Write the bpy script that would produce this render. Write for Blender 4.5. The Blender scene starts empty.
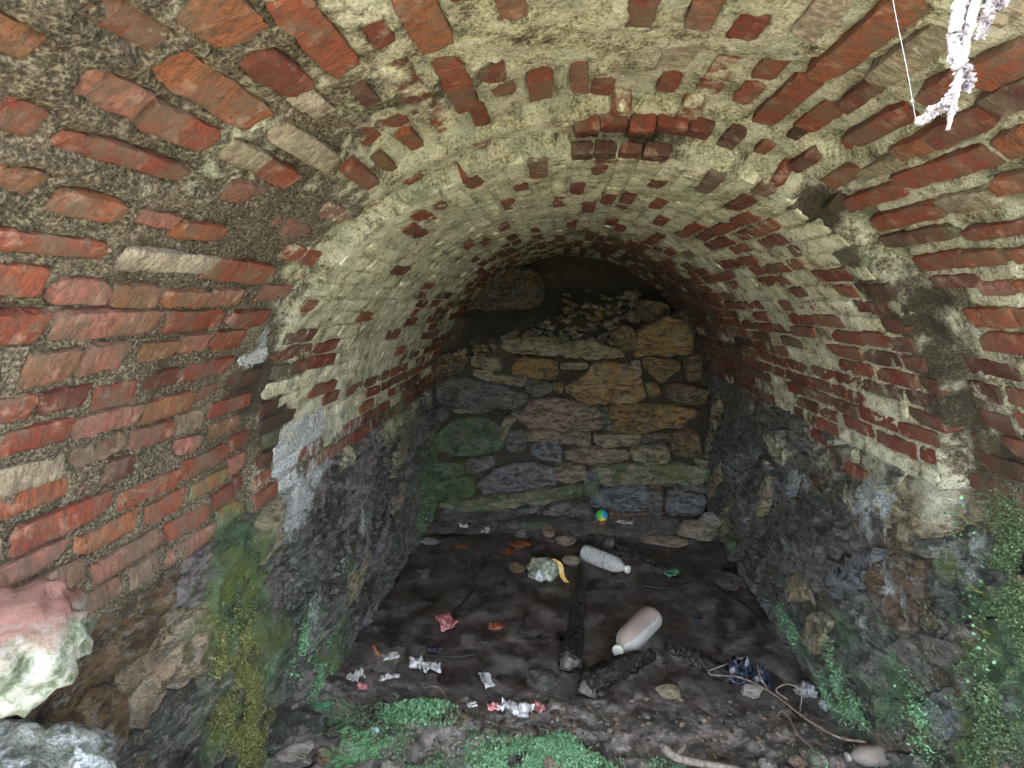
import bpy, math, random
import numpy as np
from mathutils import Vector, Matrix
random.seed(7); rng = np.random.default_rng(7)
SC = bpy.context.scene
COL = SC.collection

# ------------------------------------------------------------------ camera
EYE = np.array([0.0, 0.0, 1.57]); F = 560.0
YAW, PITCH = math.radians(-4.845), math.radians(-8.531)
cam = bpy.data.cameras.new('camera'); cam.sensor_width = 36.0; cam.lens = F / 1024 * 36.0
cam.clip_start = 0.02
cam_o = bpy.data.objects.new('camera', cam); COL.objects.link(cam_o)
cam_o.location = EYE; cam_o.rotation_euler = (math.pi / 2 + PITCH, 0, -YAW)
SC.camera = cam_o
# ------------------------------------------------------------------ world, sun, exposure
w = bpy.data.worlds.new('overcast_sky'); SC.world = w; w.use_nodes = True
bg = w.node_tree.nodes['Background']; bg.inputs[0].default_value = (0.84, 0.93, 1.0, 1); bg.inputs[1].default_value = 6.0
sun = bpy.data.lights.new('sun', 'SUN'); sun.energy = 4.0; sun.angle = math.radians(6); sun.color = (1, 0.95, 0.87)
sun_o = bpy.data.objects.new('sun', sun); COL.objects.link(sun_o)
sun_o.rotation_euler = (math.radians(14), math.radians(7), 0)
SC.view_settings.view_transform = 'Standard'; SC.view_settings.look = 'None'
SC.view_settings.gamma = 1.0; SC.view_settings.use_curve_mapping = False
SC.view_settings.exposure = 0.80
SC.cycles.max_bounces = 10; SC.cycles.diffuse_bounces = 6; SC.cycles.use_denoising = True

# ------------------------------------------------------------------ maths
def cam_basis():
    fw = np.array([math.sin(YAW) * math.cos(PITCH), math.cos(YAW) * math.cos(PITCH), math.sin(PITCH)])
    r = np.array([math.cos(YAW), -math.sin(YAW), 0]); return r, np.cross(r, fw), fw
_R, _U, _F = cam_basis()
def ray(px, py):                       # direction through a photo pixel, scaled to depth 1
    d = _F + _R * (px - 512) / F + _U * (384 - py) / F
    return d / d[1]
def on_z(px, py, z=0.0):
    d = ray(px, py); return EYE + d * ((z - EYE[2]) / d[2])
def on_y(px, py, y):
    return EYE + ray(px, py) * y
def smooth(a, b, x):
    t = np.clip((x - a) / (b - a), 0, 1); return t * t * (3 - 2 * t)
def _hash(i, j, k):
    h = (i * 374761393 + j * 668265263 + k * 2147483647 * 7 + 1274126177) & 0xFFFFFFFF
    h = ((h ^ (h >> 13)) * 1274126177) & 0xFFFFFFFF
    h = ((h ^ (h >> 16)) * 2246822519) & 0xFFFFFFFF
    return ((h ^ (h >> 15)) & 0xFFFFFF) / float(0xFFFFFF)
def vnoise(x, y, z):
    x, y, z = np.broadcast_arrays(np.asarray(x, float), np.asarray(y, float), np.asarray(z, float))
    xi, yi, zi = np.floor(x).astype(np.int64), np.floor(y).astype(np.int64), np.floor(z).astype(np.int64)
    fx, fy, fz = x - xi, y - yi, z - zi
    fx, fy, fz = [t * t * (3 - 2 * t) for t in (fx, fy, fz)]
    o = 0
    for a in (0, 1):
        for b in (0, 1):
            for c in (0, 1):
                o = o + _hash(xi + a, yi + b, zi + c) * (fx if a else 1 - fx) * (fy if b else 1 - fy) * (fz if c else 1 - fz)
    return o * 2 - 1
def fbm(x, y, z, sc, octv=4, gain=0.5):
    o, a = 0, 1.0
    for k in range(octv):
        o = o + a * vnoise(np.asarray(x) * sc + 17.3 * k, np.asarray(y) * sc + 5.1 * k, np.asarray(z) * sc + 9.7 * k)
        sc *= 2.03; a *= gain
    return o

# ------------------------------------------------------------------ tunnel section: s runs from the left foot over the crown to the right foot
R, XC, ZS = 0.95, 0.076, 0.96
SA = math.pi * R
BAT = 0.055                            # batter of the side walls
Y0, YB, YE = 0.40, 3.90, 4.75
def section(s, out):
    """point and inward normal; out = distance outward from the nominal face"""
    s = np.asarray(s, float); a = np.clip(s / R, 0, math.pi)
    nx, nz = np.cos(math.pi - a), np.sin(math.pi - a)      # outward radial
    x = XC + R * nx; z = ZS + R * nz
    dl = np.clip(-s, 0, None); dr = np.clip(s - SA, 0, None)
    x = x - dl * BAT + dr * BAT; z = z - dl - dr
    return x + nx * out, z + nz * out, nx, nz
def step_y(s):
    a = s / R
    return 1.5 - 0.1 * np.sin(np.clip(a, 0, math.pi)) + 0.035 * vnoise(s * 9, 3.3, 1.0) + 0.02 * vnoise(s * 31, 8.3, 1.0)
def off(s, y):
    """macro relief of the masonry (outward positive): wider mouth section with a stepped end, a torn groove at the crown"""
    s = np.asarray(s, float); y = np.asarray(y, float); a = s / R
    amt = (0.022 + 0.033 * smooth(0.4, 1.8, a)) * smooth(-0.35, 0.15, a) * (1 - smooth(math.pi, math.pi + 0.4, a))
    ys = step_y(s)
    d = amt * (1 - smooth(ys - 0.012, ys + 0.012, y))
    n = 0.05 * vnoise(s * 7, y * 5, 2.0)
    g = smooth(1.02, 1.12, a + n) * (1 - smooth(2.05, 2.15, a + n)) * smooth(0.975, 0.99, y + n + 0.03 * np.sin(a * 4)) * (1 - smooth(1.27, 1.30, y + n * 0.6))
    d = d + 0.05 * g * (0.6 + 0.4 * vnoise(s * 6, y * 3, 7.0))
    d = d + 0.012 * vnoise(s * 2.3, y * 1.7, 5.0)
    return d
def hit(px, py):
    """(s, y) where the ray through a photo pixel meets the nominal masonry"""
    d = ray(px, py); lo, hi = 0.05, YE
    def inside(t):
        p = EYE + d * t
        if p[2] > ZS:
            sa = (math.pi - math.atan2(p[2] - ZS, p[0] - XC)) * R
            return math.hypot(p[0] - XC, p[2] - ZS) < R + float(off(np.array(sa), np.array(max(t, Y0))))
        return abs(p[0] - XC) < R + (ZS - p[2]) * BAT
    for _ in range(22):
        m = (lo + hi) / 2
        if inside(m): lo = m
        else: hi = m
    p = EYE + d * lo
    if p[2] > ZS: s = (math.pi - math.atan2(p[2] - ZS, p[0] - XC)) * R
    elif p[0] < XC: s = -(ZS - p[2])
    else: s = SA + (ZS - p[2])
    return s, lo

# ------------------------------------------------------------------ stains, plus shade painted into DARK: blobs in wall coordinates (located at points of the wall)
LIME, SALT, ALGAE, DARK, COVER = [], [], [], [], []
def blob(lst, px, py, rs, ry, amt):
    s, y = hit(px, py); lst.append((s, y, rs, ry, amt))
for q in [(420, 60, .30, .30, .5), (560, 60, .45, .35, .8), (500, 130, .5, .35, .9), (640, 60, .35, .3, .75), (720, 110, .25, .3, .5), (300, 140, .22, .25, .5), (480, 180, .4, .5, 1.0),
          (400, 250, .30, .55, 1.0), (340, 310, .18, .4, .75), (560, 180, .5, .5, 1.0), (660, 190, .35, .5, .95), (620, 215, .5, .6, .7), (540, 230, .5, .7, .7), (760, 240, .25, .35, .7),
          (850, 250, .12, .3, .55), (900, 330, .15, .25, .5), (400, 330, .18, .6, .75), (450, 260, .3, .8, .75), (930, 400, .12, .15, .8), (850, 400, .25, .4, .35), (380, 360, .2, .5, .5),
          (700, 230, .3, .6, .7), (990, 310, .06, .1, .5), (775, 445, .10, .30, .6), (825, 455, .12, .16, .65), (880, 475, .13, .14, .7), (930, 500, .10, .10, .7), (850, 500, .10, .08, .55), (390, 425, .09, .35, .6), (345, 455, .10, .16, .6), (420, 400, .08, .4, .5), (830, 210, .10, .12, .55), (900, 60, .3, .3, .12)]: blob(LIME, *q)
for q in [(295, 500, .10, .13, 1.0), (285, 460, .10, .07, .9), (310, 430, .10, .2, .7), (345, 430, .06, .2, .6), (262, 338, .10, .06, .62), (800, 480, .07, .35, .45), (880, 500, .09, .14, .7), (320, 470, .05, .2, .7),
          (960, 500, .05, .08, .5), (330, 690, .3, .12, .3), (345, 560, .18, .16, .42), (315, 620, .2, .12, .42), (365, 520, .12, .2, .4), (800, 560, .15, .12, .35), (900, 580, .12, .1, .4), (960, 560, .12, .08, .45), (870, 640, .15, .1, .35), (870, 520, .07, .2, .5)]: blob(SALT, *q)
for q in [(222, 470, .10, .18, .6), (238, 540, .18, .22, .8), (225, 610, .25, .20, .8), (250, 690, .25, .25, .65), (190, 590, .1, .12, .5), (430, 470, .35, .4, .75), (405, 420, .22, .5, .5), (330, 640, .3, .3, .5), (350, 560, .3, .4, .35),
          (735, 520, .25, .5, .45), (860, 640, .2, .35, .45), (990, 640, .3, .25, .7), (900, 700, .2, .3, .5), (800, 620, .15, .5, .4), (980, 720, .3, .2, .6), (740, 280, .15, .5, .25), (700, 200, .3, .4, .3), (860, 250, .1, .2, .5), (620, 170, .3, .2, .3)]: blob(ALGAE, *q)
for q in [(255, 385, .10, .10, 1.1), (272, 425, .12, .10, 1.1), (300, 370, .07, .10, .6), (215, 420, .12, .10, .35), (640, 262, .4, .7, .55), (690, 300, .3, .7, .6), (735, 360, .25, .6, .6), (760, 430, .25, .5, .5),  # patches of the deep vault paint its shade into the colour
          (850, 262, .06, .10, .7), (880, 292, .08, .10, .8), (912, 325, .09, .11, .85), (940, 365, .12, .12, .8), (965, 410, .16, .13, .8), (990, 450, .2, .2, .7), (930, 300, .06, .1, .8), (820, 215, .08, .12, .7), (800, 400, .12, .4, .35), (640, 150, .2, .08, .5), (420, 92, .2, .06, .5),  # the crown overhang's shadow is painted in here as a dark patch
          (40, 520, .10, .25, .45), (130, 680, .25, .2, .6), (740, 600, .3, .4, .4), (30, 330, .1, .2, .2), (1000, 120, .12, .12, .45), (380, 600, .2, .5, .25), (590, 235, .4, .25, .4)]: blob(DARK, *q)
for q in [(60, 40, .18, .12, 1.0), (70, 110, .12, .12, .8), (60, 150, .10, .12, .9), (150, 210, .08, .12, .7), (570, 40, .28, .3, .9), (500, 130, .3, .22, .6), (700, 60, .2, .2, .6), (380, 30, .12, .12, .6), (300, 90, .1, .12, .3), (150, 470, .06, .08, .7),
          (60, 490, .05, .15, .5), (190, 500, .06, .06, .6), (90, 270, .05, .08, .5), (540, 170, .5, .2, .5), (330, 230, .2, .25, .5), (440, 220, .3, .3, .3), (895, 315, .08, .08, .7), (940, 380, .10, .08, .7), (970, 420, .12, .10, .6), (250, 350, .1, .05, .7), (300, 490, .1, .12, .9), (240, 560, .14, .14, .9), (830, 160, .1, .1, .3), (740, 170, .1, .1, .3)]: blob(COVER, *q)
def field(lst, s, y):
    o = 0
    for (bs, by, rs, ry, amt) in lst:
        o = np.maximum(o, amt * np.exp(-(((s - bs) / rs) ** 2 + ((y - by) / ry) ** 2)))
    return o
def lime_bed(s, y):
    """lime crust on the mortar bed: pale joints in the inner vault and on the right of the mouth"""
    a = s / R; inn = smooth(step_y(s) - .01, step_y(s) + .01, y)
    arch = smooth(-.05, .2, a) * (1 - smooth(3.0, 3.2, a))
    return np.clip(arch * (inn * (.86 - .28 * smooth(2.2, 3.6, y)) + (1 - inn) * (.08 + .70 * smooth(.9, 1.4, a))), 0, 1)
def coat(s, y):
    """share of inner bricks crusted over"""
    a = s / R
    return np.clip((.86 - .62 * smooth(1.7, 2.5, a)) * (.35 + .65 * smooth(.12, .45, a)) * (1 - .45 * smooth(2.3, 3.4, y)), 0, 1)
def masks(s, y):
    n = 0.22 * fbm(s, y, 0, 6.0, 3); n2 = 0.18 * fbm(s, y, 40.0, 9.0, 3)
    return [np.clip(field(l, s, y) * 1.1 + m * np.minimum(field(l, s, y) * 3, 1), 0, 1) for l, m in ((LIME, n), (SALT, n2), (ALGAE, -1.5 * n), (DARK, n2))]

# ------------------------------------------------------------------ materials
class NT:
    def __init__(self, name):
        self.m = bpy.data.materials.new(name); self.m.use_nodes = True; self.t = self.m.node_tree
        self.b = self.t.nodes['Principled BSDF']
    def n(self, typ, **kw):
        nd = self.t.nodes.new(typ)
        for k, v in kw.items(): setattr(nd, k, v)
        return nd
    def link(self, a, b): self.t.links.new(a, b)
    def put(self, sock, v):
        if hasattr(v, 'is_linked'): self.link(v, sock)
        else: sock.default_value = v
    def math(self, op, a, b=0.0, clamp=False):
        nd = self.n('ShaderNodeMath', operation=op, use_clamp=clamp); self.put(nd.inputs[0], a); self.put(nd.inputs[1], b); return nd.outputs[0]
    def pos(self): return self.n('ShaderNodeNewGeometry').outputs['Position']
    def noise(self, sc, detail=4, rough=0.6, vec=None, stretch=None):
        v = vec if vec is not None else self.pos()
        if stretch:
            mp = self.n('ShaderNodeMapping'); mp.inputs['Scale'].default_value = stretch; self.link(v, mp.inputs[0]); v = mp.outputs[0]
        nd = self.n('ShaderNodeTexNoise'); nd.inputs['Scale'].default_value = sc; nd.inputs['Detail'].default_value = detail; nd.inputs['Roughness'].default_value = rough
        self.link(v, nd.inputs['Vector']); return nd.outputs[0]
    def vor(self, sc, feat='F1', vec=None):
        nd = self.n('ShaderNodeTexVoronoi', feature=feat); nd.inputs['Scale'].default_value = sc
        self.link(vec if vec is not None else self.pos(), nd.inputs['Vector']); return nd.outputs['Distance']
    def ramp(self, fac, stops, interp='LINEAR'):
        nd = self.n('ShaderNodeValToRGB'); cr = nd.color_ramp; cr.interpolation = interp
        while len(cr.elements) < len(stops): cr.elements.new(0.5)
        for e, (p, c) in zip(cr.elements, stops):
            e.position = p; e.color = (*c, 1) if len(c) == 3 else c
        self.put(nd.inputs[0], fac); return nd.outputs[0]
    def mix(self, fac, a, b, mode='MIX'):
        nd = self.n('ShaderNodeMix', data_type='RGBA', blend_type=mode)
        self.put(nd.inputs[0], fac)
        for i, v in ((6, a), (7, b)):
            if isinstance(v, tuple): nd.inputs[i].default_value = (*v, 1) if len(v) == 3 else v
            else: self.link(v, nd.inputs[i])
        return nd.outputs[2]
    def bump(self, h, strength, dist, normal=None):
        nd = self.n('ShaderNodeBump'); nd.inputs['Strength'].default_value = strength; nd.inputs['Distance'].default_value = dist
        self.link(h, nd.inputs['Height'])
        if normal is not None: self.link(normal, nd.inputs['Normal'])
        return nd.outputs[0]
    def finish(self, color=None, rough=None, normal=None, **kw):
        for k, v in (('Base Color', color), ('Roughness', rough), ('Normal', normal)):
            if v is not None:
                if isinstance(v, tuple): self.b.inputs[k].default_value = (*v, 1)
                else: self.put(self.b.inputs[k], v)
        for k, v in kw.items(): self.put(self.b.inputs[k.replace('_', ' ')], v)
        return self.m

BRICK_RAMP = [(0.0, (.04, .022, .018)), (.14, (.095, .026, .018)), (.28, (.235, .042, .024)), (.40, (.33, .078, .042)), (.50, (.35, .12, .052)),
              (.60, (.24, .12, .06)), (.68, (.42, .16, .13)), (.78, (.18, .105, .07)), (.88, (.42, .36, .26)), (1.0, (.66, .56, .46))]
STONE_RAMP = [(0.0, (.035, .035, .033)), (.1, (.14, .15, .14)), (.2, (.23, .25, .215)), (.3, (.33, .27, .285)), (.4, (.36, .385, .45)), (.5, (.22, .14, .085)),
              (.6, (.60, .36, .125)), (.7, (.62, .54, .38)), (.8, (.54, .345, .265)), (.9, (.55, .52, .48)), (1.0, (.7, .68, .64))]
def masonry(name, kind, mode):
    t = NT(name)
    if mode == 'obj':
        oi = t.n('ShaderNodeObjectInfo')
        sp = t.n('ShaderNodeSeparateColor'); t.link(oi.outputs['Color'], sp.inputs[0])
        lime, salt, alg, dark = sp.outputs[0], sp.outputs[1], sp.outputs[2], oi.outputs['Alpha']
        hue = t.math('DIVIDE', oi.outputs['Object Index'], 100.0); rnd = oi.outputs['Random']
    else:
        at = t.n('ShaderNodeAttribute', attribute_name='mask')
        sp = t.n('ShaderNodeSeparateColor'); t.link(at.outputs['Color'], sp.inputs[0])
        lime, salt, alg, dark = sp.outputs[0], sp.outputs[1], sp.outputs[2], at.outputs['Alpha']
        hu = t.n('ShaderNodeAttribute', attribute_name='hue'); hue = hu.outputs['Fac']; rnd = hue
    fine = t.noise(150, 5, 0.75); med = t.noise(28, 6, 0.65); big = t.noise(7, 5, 0.6)
    if kind == 'brick':
        h2 = t.math('ADD', hue, t.math('MULTIPLY', t.math('SUBTRACT', big, 0.5), 0.25))
        col = t.ramp(h2, BRICK_RAMP)
        streak = t.noise(46, 6, 0.75, stretch=(1.0, 2.6, 0.5))
        col = t.mix(t.math('MULTIPLY', t.ramp(streak, [(.47, (0, 0, 0)), (.57, (1, 1, 1))]), 0.62), col, (.075, .05, .038))
        col = t.mix(t.math('MULTIPLY', t.ramp(med, [(.54, (0, 0, 0)), (.66, (1, 1, 1))]), 0.5), col, (.58, .40, .33))
        col = t.mix(t.math('MULTIPLY', t.ramp(fine, [(.53, (0, 0, 0)), (.60, (1, 1, 1))]), 0.5), col, (.04, .028, .022))
        grime = t.noise(11, 7, .72)
        col = t.mix(t.math('MULTIPLY', t.ramp(grime, [(.47, (0, 0, 0)), (.58, (1, 1, 1))]), 0.68), col, t.mix(fine, (.07, .052, .035), (.26, .20, .15)))
        hgt = t.math('ADD', t.math('MULTIPLY', med, 0.8), t.math('ADD', t.math('MULTIPLY', fine, 0.5), t.math('MULTIPLY', streak, .6))); nrm = t.bump(hgt, 1.0, 0.009)
        rough = 0.75
    elif kind == 'mortar':
        gr = t.vor(230); grain = t.math('ADD', t.math('MULTIPLY', fine, 0.85), t.math('MULTIPLY', gr, 0.22))
        col = t.ramp(grain, [(.40, (.028, .021, .013)), (.47, (.075, .058, .038)), (.56, (.155, .127, .088)), (.66, (.42, .36, .265))])
        col = t.mix(t.math('MULTIPLY', t.ramp(big, [(.48, (0, 0, 0)), (.60, (1, 1, 1))]), 0.5), col, t.mix(t.ramp(fine, [(.42, (0, 0, 0)), (.6, (1, 1, 1))]), (.11, .085, .055), (.52, .43, .33)))
        hgt = t.math('ADD', t.math('MULTIPLY', gr, 0.35), t.math('ADD', t.math('MULTIPLY', fine, 1.0), t.math('MULTIPLY', med, 1.2))); nrm = t.bump(hgt, 1.0, 0.014)
        rough = 0.92
    else:
        ridg = t.noise(17, 8, 0.75, stretch=(0.7, 1.0, 2.4)); crack = t.noise(30, 7, .72, stretch=(1.0, .7, 1.6))
        h2 = t.math('ADD', hue, t.math('MULTIPLY', t.math('SUBTRACT', big, 0.5), 0.22))
        col = t.ramp(h2, STONE_RAMP)
        col = t.mix(t.math('MULTIPLY', t.ramp(ridg, [(.45, (1, 1, 1)), (.53, (0, 0, 0))]), 0.72), col, (.018, .019, .016))
        col = t.mix(t.math('MULTIPLY', t.ramp(crack, [(.52, (0, 0, 0)), (.59, (1, 1, 1))]), 0.62), col, t.mix(big, (.30, .28, .23), (.62, .61, .56)))
        col = t.mix(t.math('MULTIPLY', t.ramp(fine, [(.53, (0, 0, 0)), (.61, (1, 1, 1))]), 0.5), col, (.025, .025, .02))
        hgt = t.math('ADD', t.math('MULTIPLY', ridg, 1.5), t.math('ADD', t.math('MULTIPLY', fine, 0.4), t.math('MULTIPLY', crack, 0.9))); nrm = t.bump(hgt, 1.0, 0.032)
        rough = t.math('ADD', .34, t.math('MULTIPLY', med, .3))
    def cover(mask, nz, soft=4.0, k=1.0):
        v = t.math('ADD', mask, t.math('MULTIPLY', t.math('SUBTRACT', nz, 0.5), 1.6))
        v = t.math('MULTIPLY', t.math('SUBTRACT', v, 0.42), soft, clamp=True)
        return t.math('MULTIPLY', v, k)
    n1 = t.noise(22, 8, 0.72); n2 = t.noise(34, 7, 0.7, stretch=(1, 1, 0.4)); n3 = t.noise(13, 8, 0.7, stretch=(1, 1, 0.5)); n4 = t.noise(10, 6, 0.65)
    limec = t.ramp(t.math('ADD', t.math('MULTIPLY', fine, 0.45), t.math('ADD', t.math('MULTIPLY', n1, 0.40), t.math('MULTIPLY', big, 0.2))), [(.42, (.07, .06, .035)), (.475, (.36, .33, .215)), (.525, (.70, .66, .48)), (.59, (.93, .90, .77))])
    limec = t.mix(t.math('MULTIPLY', t.ramp(n4, [(.5, (0, 0, 0)), (.62, (1, 1, 1))]), 0.45), limec, t.mix(fine, (.20, .24, .16), (.52, .60, .50)))
    col = t.mix(cover(lime, n1), col, limec)
    algc = t.ramp(t.math('ADD', t.math('MULTIPLY', fine, 0.5), t.math('MULTIPLY', n4, 0.55)), [(.42, (.014, .03, .014)), (.49, (.07, .13, .065)), (.56, (.16, .29, .16)), (.65, (.36, .52, .36))])
    algc = t.mix(t.ramp(big, [(.47, (0, 0, 0)), (.58, (1, 1, 1))]), algc, t.mix(fine, (.04, .06, .012), (.30, .40, .11)))
    col = t.mix(cover(alg, n3, 3.0, 0.85), col, algc)
    col = t.mix(cover(dark, n4, 2.2, 0.88), col, t.mix(fine, (.016, .012, .009), (.085, .065, .045)))
    saltc = t.ramp(fine, [(.40, (.22, .25, .28)), (.5, (.60, .63, .67)), (.62, (.90, .92, .95))])
    col = t.mix(cover(salt, n2, 4.5), col, saltc)
    return t.finish(col, rough, nrm)
M = {}
for k in ('brick', 'mortar', 'stone'):
    M[k] = masonry(k + '_single', k, 'obj'); M[k + '_a'] = masonry(k + '_joined', k, 'attr')

def simple(name, c0, c1, sc=40, rough=0.7, bump=0.5, dist=0.004, c2=None, stretch=None, lo=.38, hi=.64, **kw):
    t = NT(name); n = t.noise(sc, 6, 0.68, vec=t.n('ShaderNodeTexCoord').outputs['Object'], stretch=stretch)
    stops = [(lo, c0), (hi, c1)] if c2 is None else [(lo, c0), ((lo + hi) / 2, c1), (hi, c2)]
    return t.finish(t.ramp(n, stops), rough, t.bump(n, bump, dist), **kw)

# ------------------------------------------------------------------ mesh helpers
def mesh(name, v, f, mat, smooth_=True):
    me = bpy.data.meshes.new(name)
    me.from_pydata([tuple(map(float, p)) for p in v] if not isinstance(v, np.ndarray) else v.tolist(), [], f if isinstance(f, list) else f.tolist()); me.update()
    if mat: me.materials.append(mat)
    if smooth_: me.polygons.foreach_set('use_smooth', [True] * len(me.polygons))
    return me
def link(name, me, parent=None, loc=None, label=None, cat=None, group=None, kind=None):
    o = bpy.data.objects.new(name, me); COL.objects.link(o)
    if loc is not None: o.location = tuple(map(float, loc))
    if parent is not None: o.parent = parent
    if label: o['label'] = label
    if cat: o['category'] = cat
    if group: o['group'] = group
    if kind: o['kind'] = kind
    return o
def fast_grid(name, P, mat):
    """P: (m, n, 3) grid of points"""
    m, n = P.shape[:2]
    idx = np.arange(m * n).reshape(m, n)
    q = np.stack([idx[:-1, :-1], idx[1:, :-1], idx[1:, 1:], idx[:-1, 1:]], -1).reshape(-1, 4)
    me = bpy.data.meshes.new(name)
    me.vertices.add(m * n); me.vertices.foreach_set('co', P.reshape(-1).astype(np.float32))
    me.loops.add(q.size); me.loops.foreach_set('vertex_index', q.reshape(-1).astype(np.int32))
    me.polygons.add(len(q)); me.polygons.foreach_set('loop_start', (np.arange(len(q)) * 4).astype(np.int32))
    me.polygons.foreach_set('use_smooth', np.ones(len(q), bool))
    me.update(calc_edges=True); me.materials.append(mat); return me
def set_attr(me, mk, hue=None):
    a = me.attributes.new('mask', 'FLOAT_COLOR', 'POINT'); a.data.foreach_set('color', np.stack(mk, -1).reshape(-1).astype(np.float32))
    if hue is not None:
        h = me.attributes.new('hue', 'FLOAT', 'POINT'); h.data.foreach_set('value', np.asarray(hue, np.float32))
def to_world(s, y, out):
    x, z, nx, nz = section(s, out); return np.stack([x, y + 0 * x, z], -1)

# ------------------------------------------------------------------ the vault shell: mortar bed, three pieces of the setting
SL, SR = R * 0.80, SA - R * 0.80
ys_list = [Y0]
while ys_list[-1] < YE: ys_list.append(ys_list[-1] + min(0.022, max(0.0055, ys_list[-1] * 0.0062)))
YS = np.array(ys_list)
def shell_piece(name, s0, s1):
    ss = np.linspace(s0, s1, int((s1 - s0) / 0.0068) + 1)
    S, Y = np.meshgrid(ss, YS, indexing='ij')
    low = 1 - smooth(-0.06, 0.03, S) * (1 - smooth(SA - 0.03, SA + 0.06, S))       # 1 on the stone footing
    cov = np.clip(field(COVER, S, Y), 0, 1)
    inner = smooth(step_y(S) - .01, step_y(S) + .01, Y)
    nz = fbm(S, Y, 0.0, 14.0, 4, 0.55); nf = fbm(S, Y, 9.0, 75.0, 2, 0.6)
    d = off(S, Y) + (0.0052 - 0.0012 * inner) + nz * (0.0068 - 0.0015 * inner) + nf * 0.0028 - cov * 0.010
    d = d + low * (0.012 + 0.010 * nz)
    d = np.where(Y < Y0 + 0.01, d + 0.0, d)
    for b in bricks:                                       # the bed lies lower under the brick faces of the mouth
        if b['y'] > 1.7 or not (s0 - .1 < b['s'] < s1 + .1): continue
        i0, i1 = np.searchsorted(ss, [b['s'] - b['ls'] * .55, b['s'] + b['ls'] * .55]); j0, j1 = np.searchsorted(YS, [b['y'] - b['ly'] * .52, b['y'] + b['ly'] * .52])
        if i1 > i0 and j1 > j0:
            e = np.minimum(1, 6 * (1 - np.abs(S[i0:i1, j0:j1] - b['s']) / (b['ls'] * .55))) * np.minimum(1, 8 * (1 - np.abs(Y[i0:i1, j0:j1] - b['y']) / (b['ly'] * .52)))
            d[i0:i1, j0:j1] += (.009 if b['hand'] else .0045) * np.clip(e, 0, 1)
    P = to_world(S, Y, d)
    me = fast_grid(name, P, M['mortar_a'])
    mk = masks(S.ravel(), Y.ravel()); mk[0] = np.clip(np.maximum(mk[0], lime_bed(S, Y).ravel()) + .10 * nz.ravel(), 0, 1) * (1 - .7 * mk[3])
    mk[3] = np.clip(np.maximum(mk[3], low.ravel() * 0.62), 0, 1)
    set_attr(me, mk)
    return me
# ------------------------------------------------------------------ bricks
def brick_mesh(seed, n=11, m=6):
    """unit block: length along x, height along y, face towards +z"""
    u = np.linspace(-1, 1, n); v = np.linspace(-1, 1, m)
    u = np.sign(u) * np.abs(u) ** .8; v = np.sign(v) * np.abs(v) ** .8
    U, V = np.meshgrid(u, v, indexing='ij')
    r = np.random.default_rng(seed)
    k = r.uniform(.0, .10)
    X = U * (1 - k * .35 * V ** 4 * np.abs(U) ** 3); Yv = V * (1 - k * U ** 8 * 1.5 * np.abs(V))
    edge = np.maximum(np.abs(U), np.abs(V)) > .99
    X = X + edge * r.normal(0, .016, X.shape); Yv = Yv + edge * r.normal(0, .055, X.shape)
    if r.random() < .5:                                    # a broken corner
        sx, sy, q = r.choice((-1, 1)), r.choice((-1, 1)), r.uniform(.2, .55)
        w_ = np.clip(X * sx + Yv * sy * .6 - (1.6 - q), 0, None); X = X - sx * w_ * .6; Yv = Yv - sy * w_ * .5
    X = X + r.uniform(-.14, .14) * V * 0.5; Yv = Yv + r.uniform(-.07, .07) * U
    Z = r.normal(0, .045, X.shape) + 0.06 * r.normal() * U + 0.05 * r.normal() * V - edge * 0.06
    if r.random() < .35: Z = Z - .30 * (U * r.choice((-1, 1)) > r.uniform(.1, .6))     # spalled end
    verts = [(X[i, j] * .5, Yv[i, j] * .5, Z[i, j]) for i in range(n) for j in range(m)]
    ring = [(i, 0) for i in range(n)] + [(n - 1, j) for j in range(1, m)] + [(i, m - 1) for i in range(n - 2, -1, -1)] + [(0, j) for j in range(m - 2, 0, -1)]
    base = len(verts)
    for (i, j) in ring: verts.append((X[i, j] * .5, Yv[i, j] * .5, -2.6))
    f = [(i * m + j, (i + 1) * m + j, (i + 1) * m + j + 1, i * m + j + 1) for i in range(n - 1) for j in range(m - 1)]
    L = len(ring)
    for q in range(L):
        a, b = ring[q], ring[(q + 1) % L]
        f.append((a[0] * m + a[1], base + q, base + (q + 1) % L, b[0] * m + b[1]))
    return np.array(verts), f
NFACE = 10 * 5
BV = [brick_mesh(100 + i) for i in range(22)]
BM = [mesh('brick', v, f, M['brick']) for v, f in BV]
for me in BM: me.polygons.foreach_set('use_smooth', [i < NFACE for i in range(len(me.polygons))])
bricks = []      # s0 s1 y0 y1 proud hue masks
def add_brick(sc, yc, ls, ly, hue, proud=None, lime=None, extra_dark=0.0, hand=False):
    mk = [float(np.asarray(q).reshape(-1)[0]) for q in masks(np.array([sc]), np.array([yc]))]
    if lime is not None: mk[0] = lime
    mk[3] = min(1, mk[3] + extra_dark)
    bricks.append(dict(s=sc, y=yc, ls=ls, ly=ly, hue=hue, proud=proud if proud is not None else random.uniform(-.003, .005), mk=mk, hand=hand, tilt=random.gauss(0, .02)))

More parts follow.
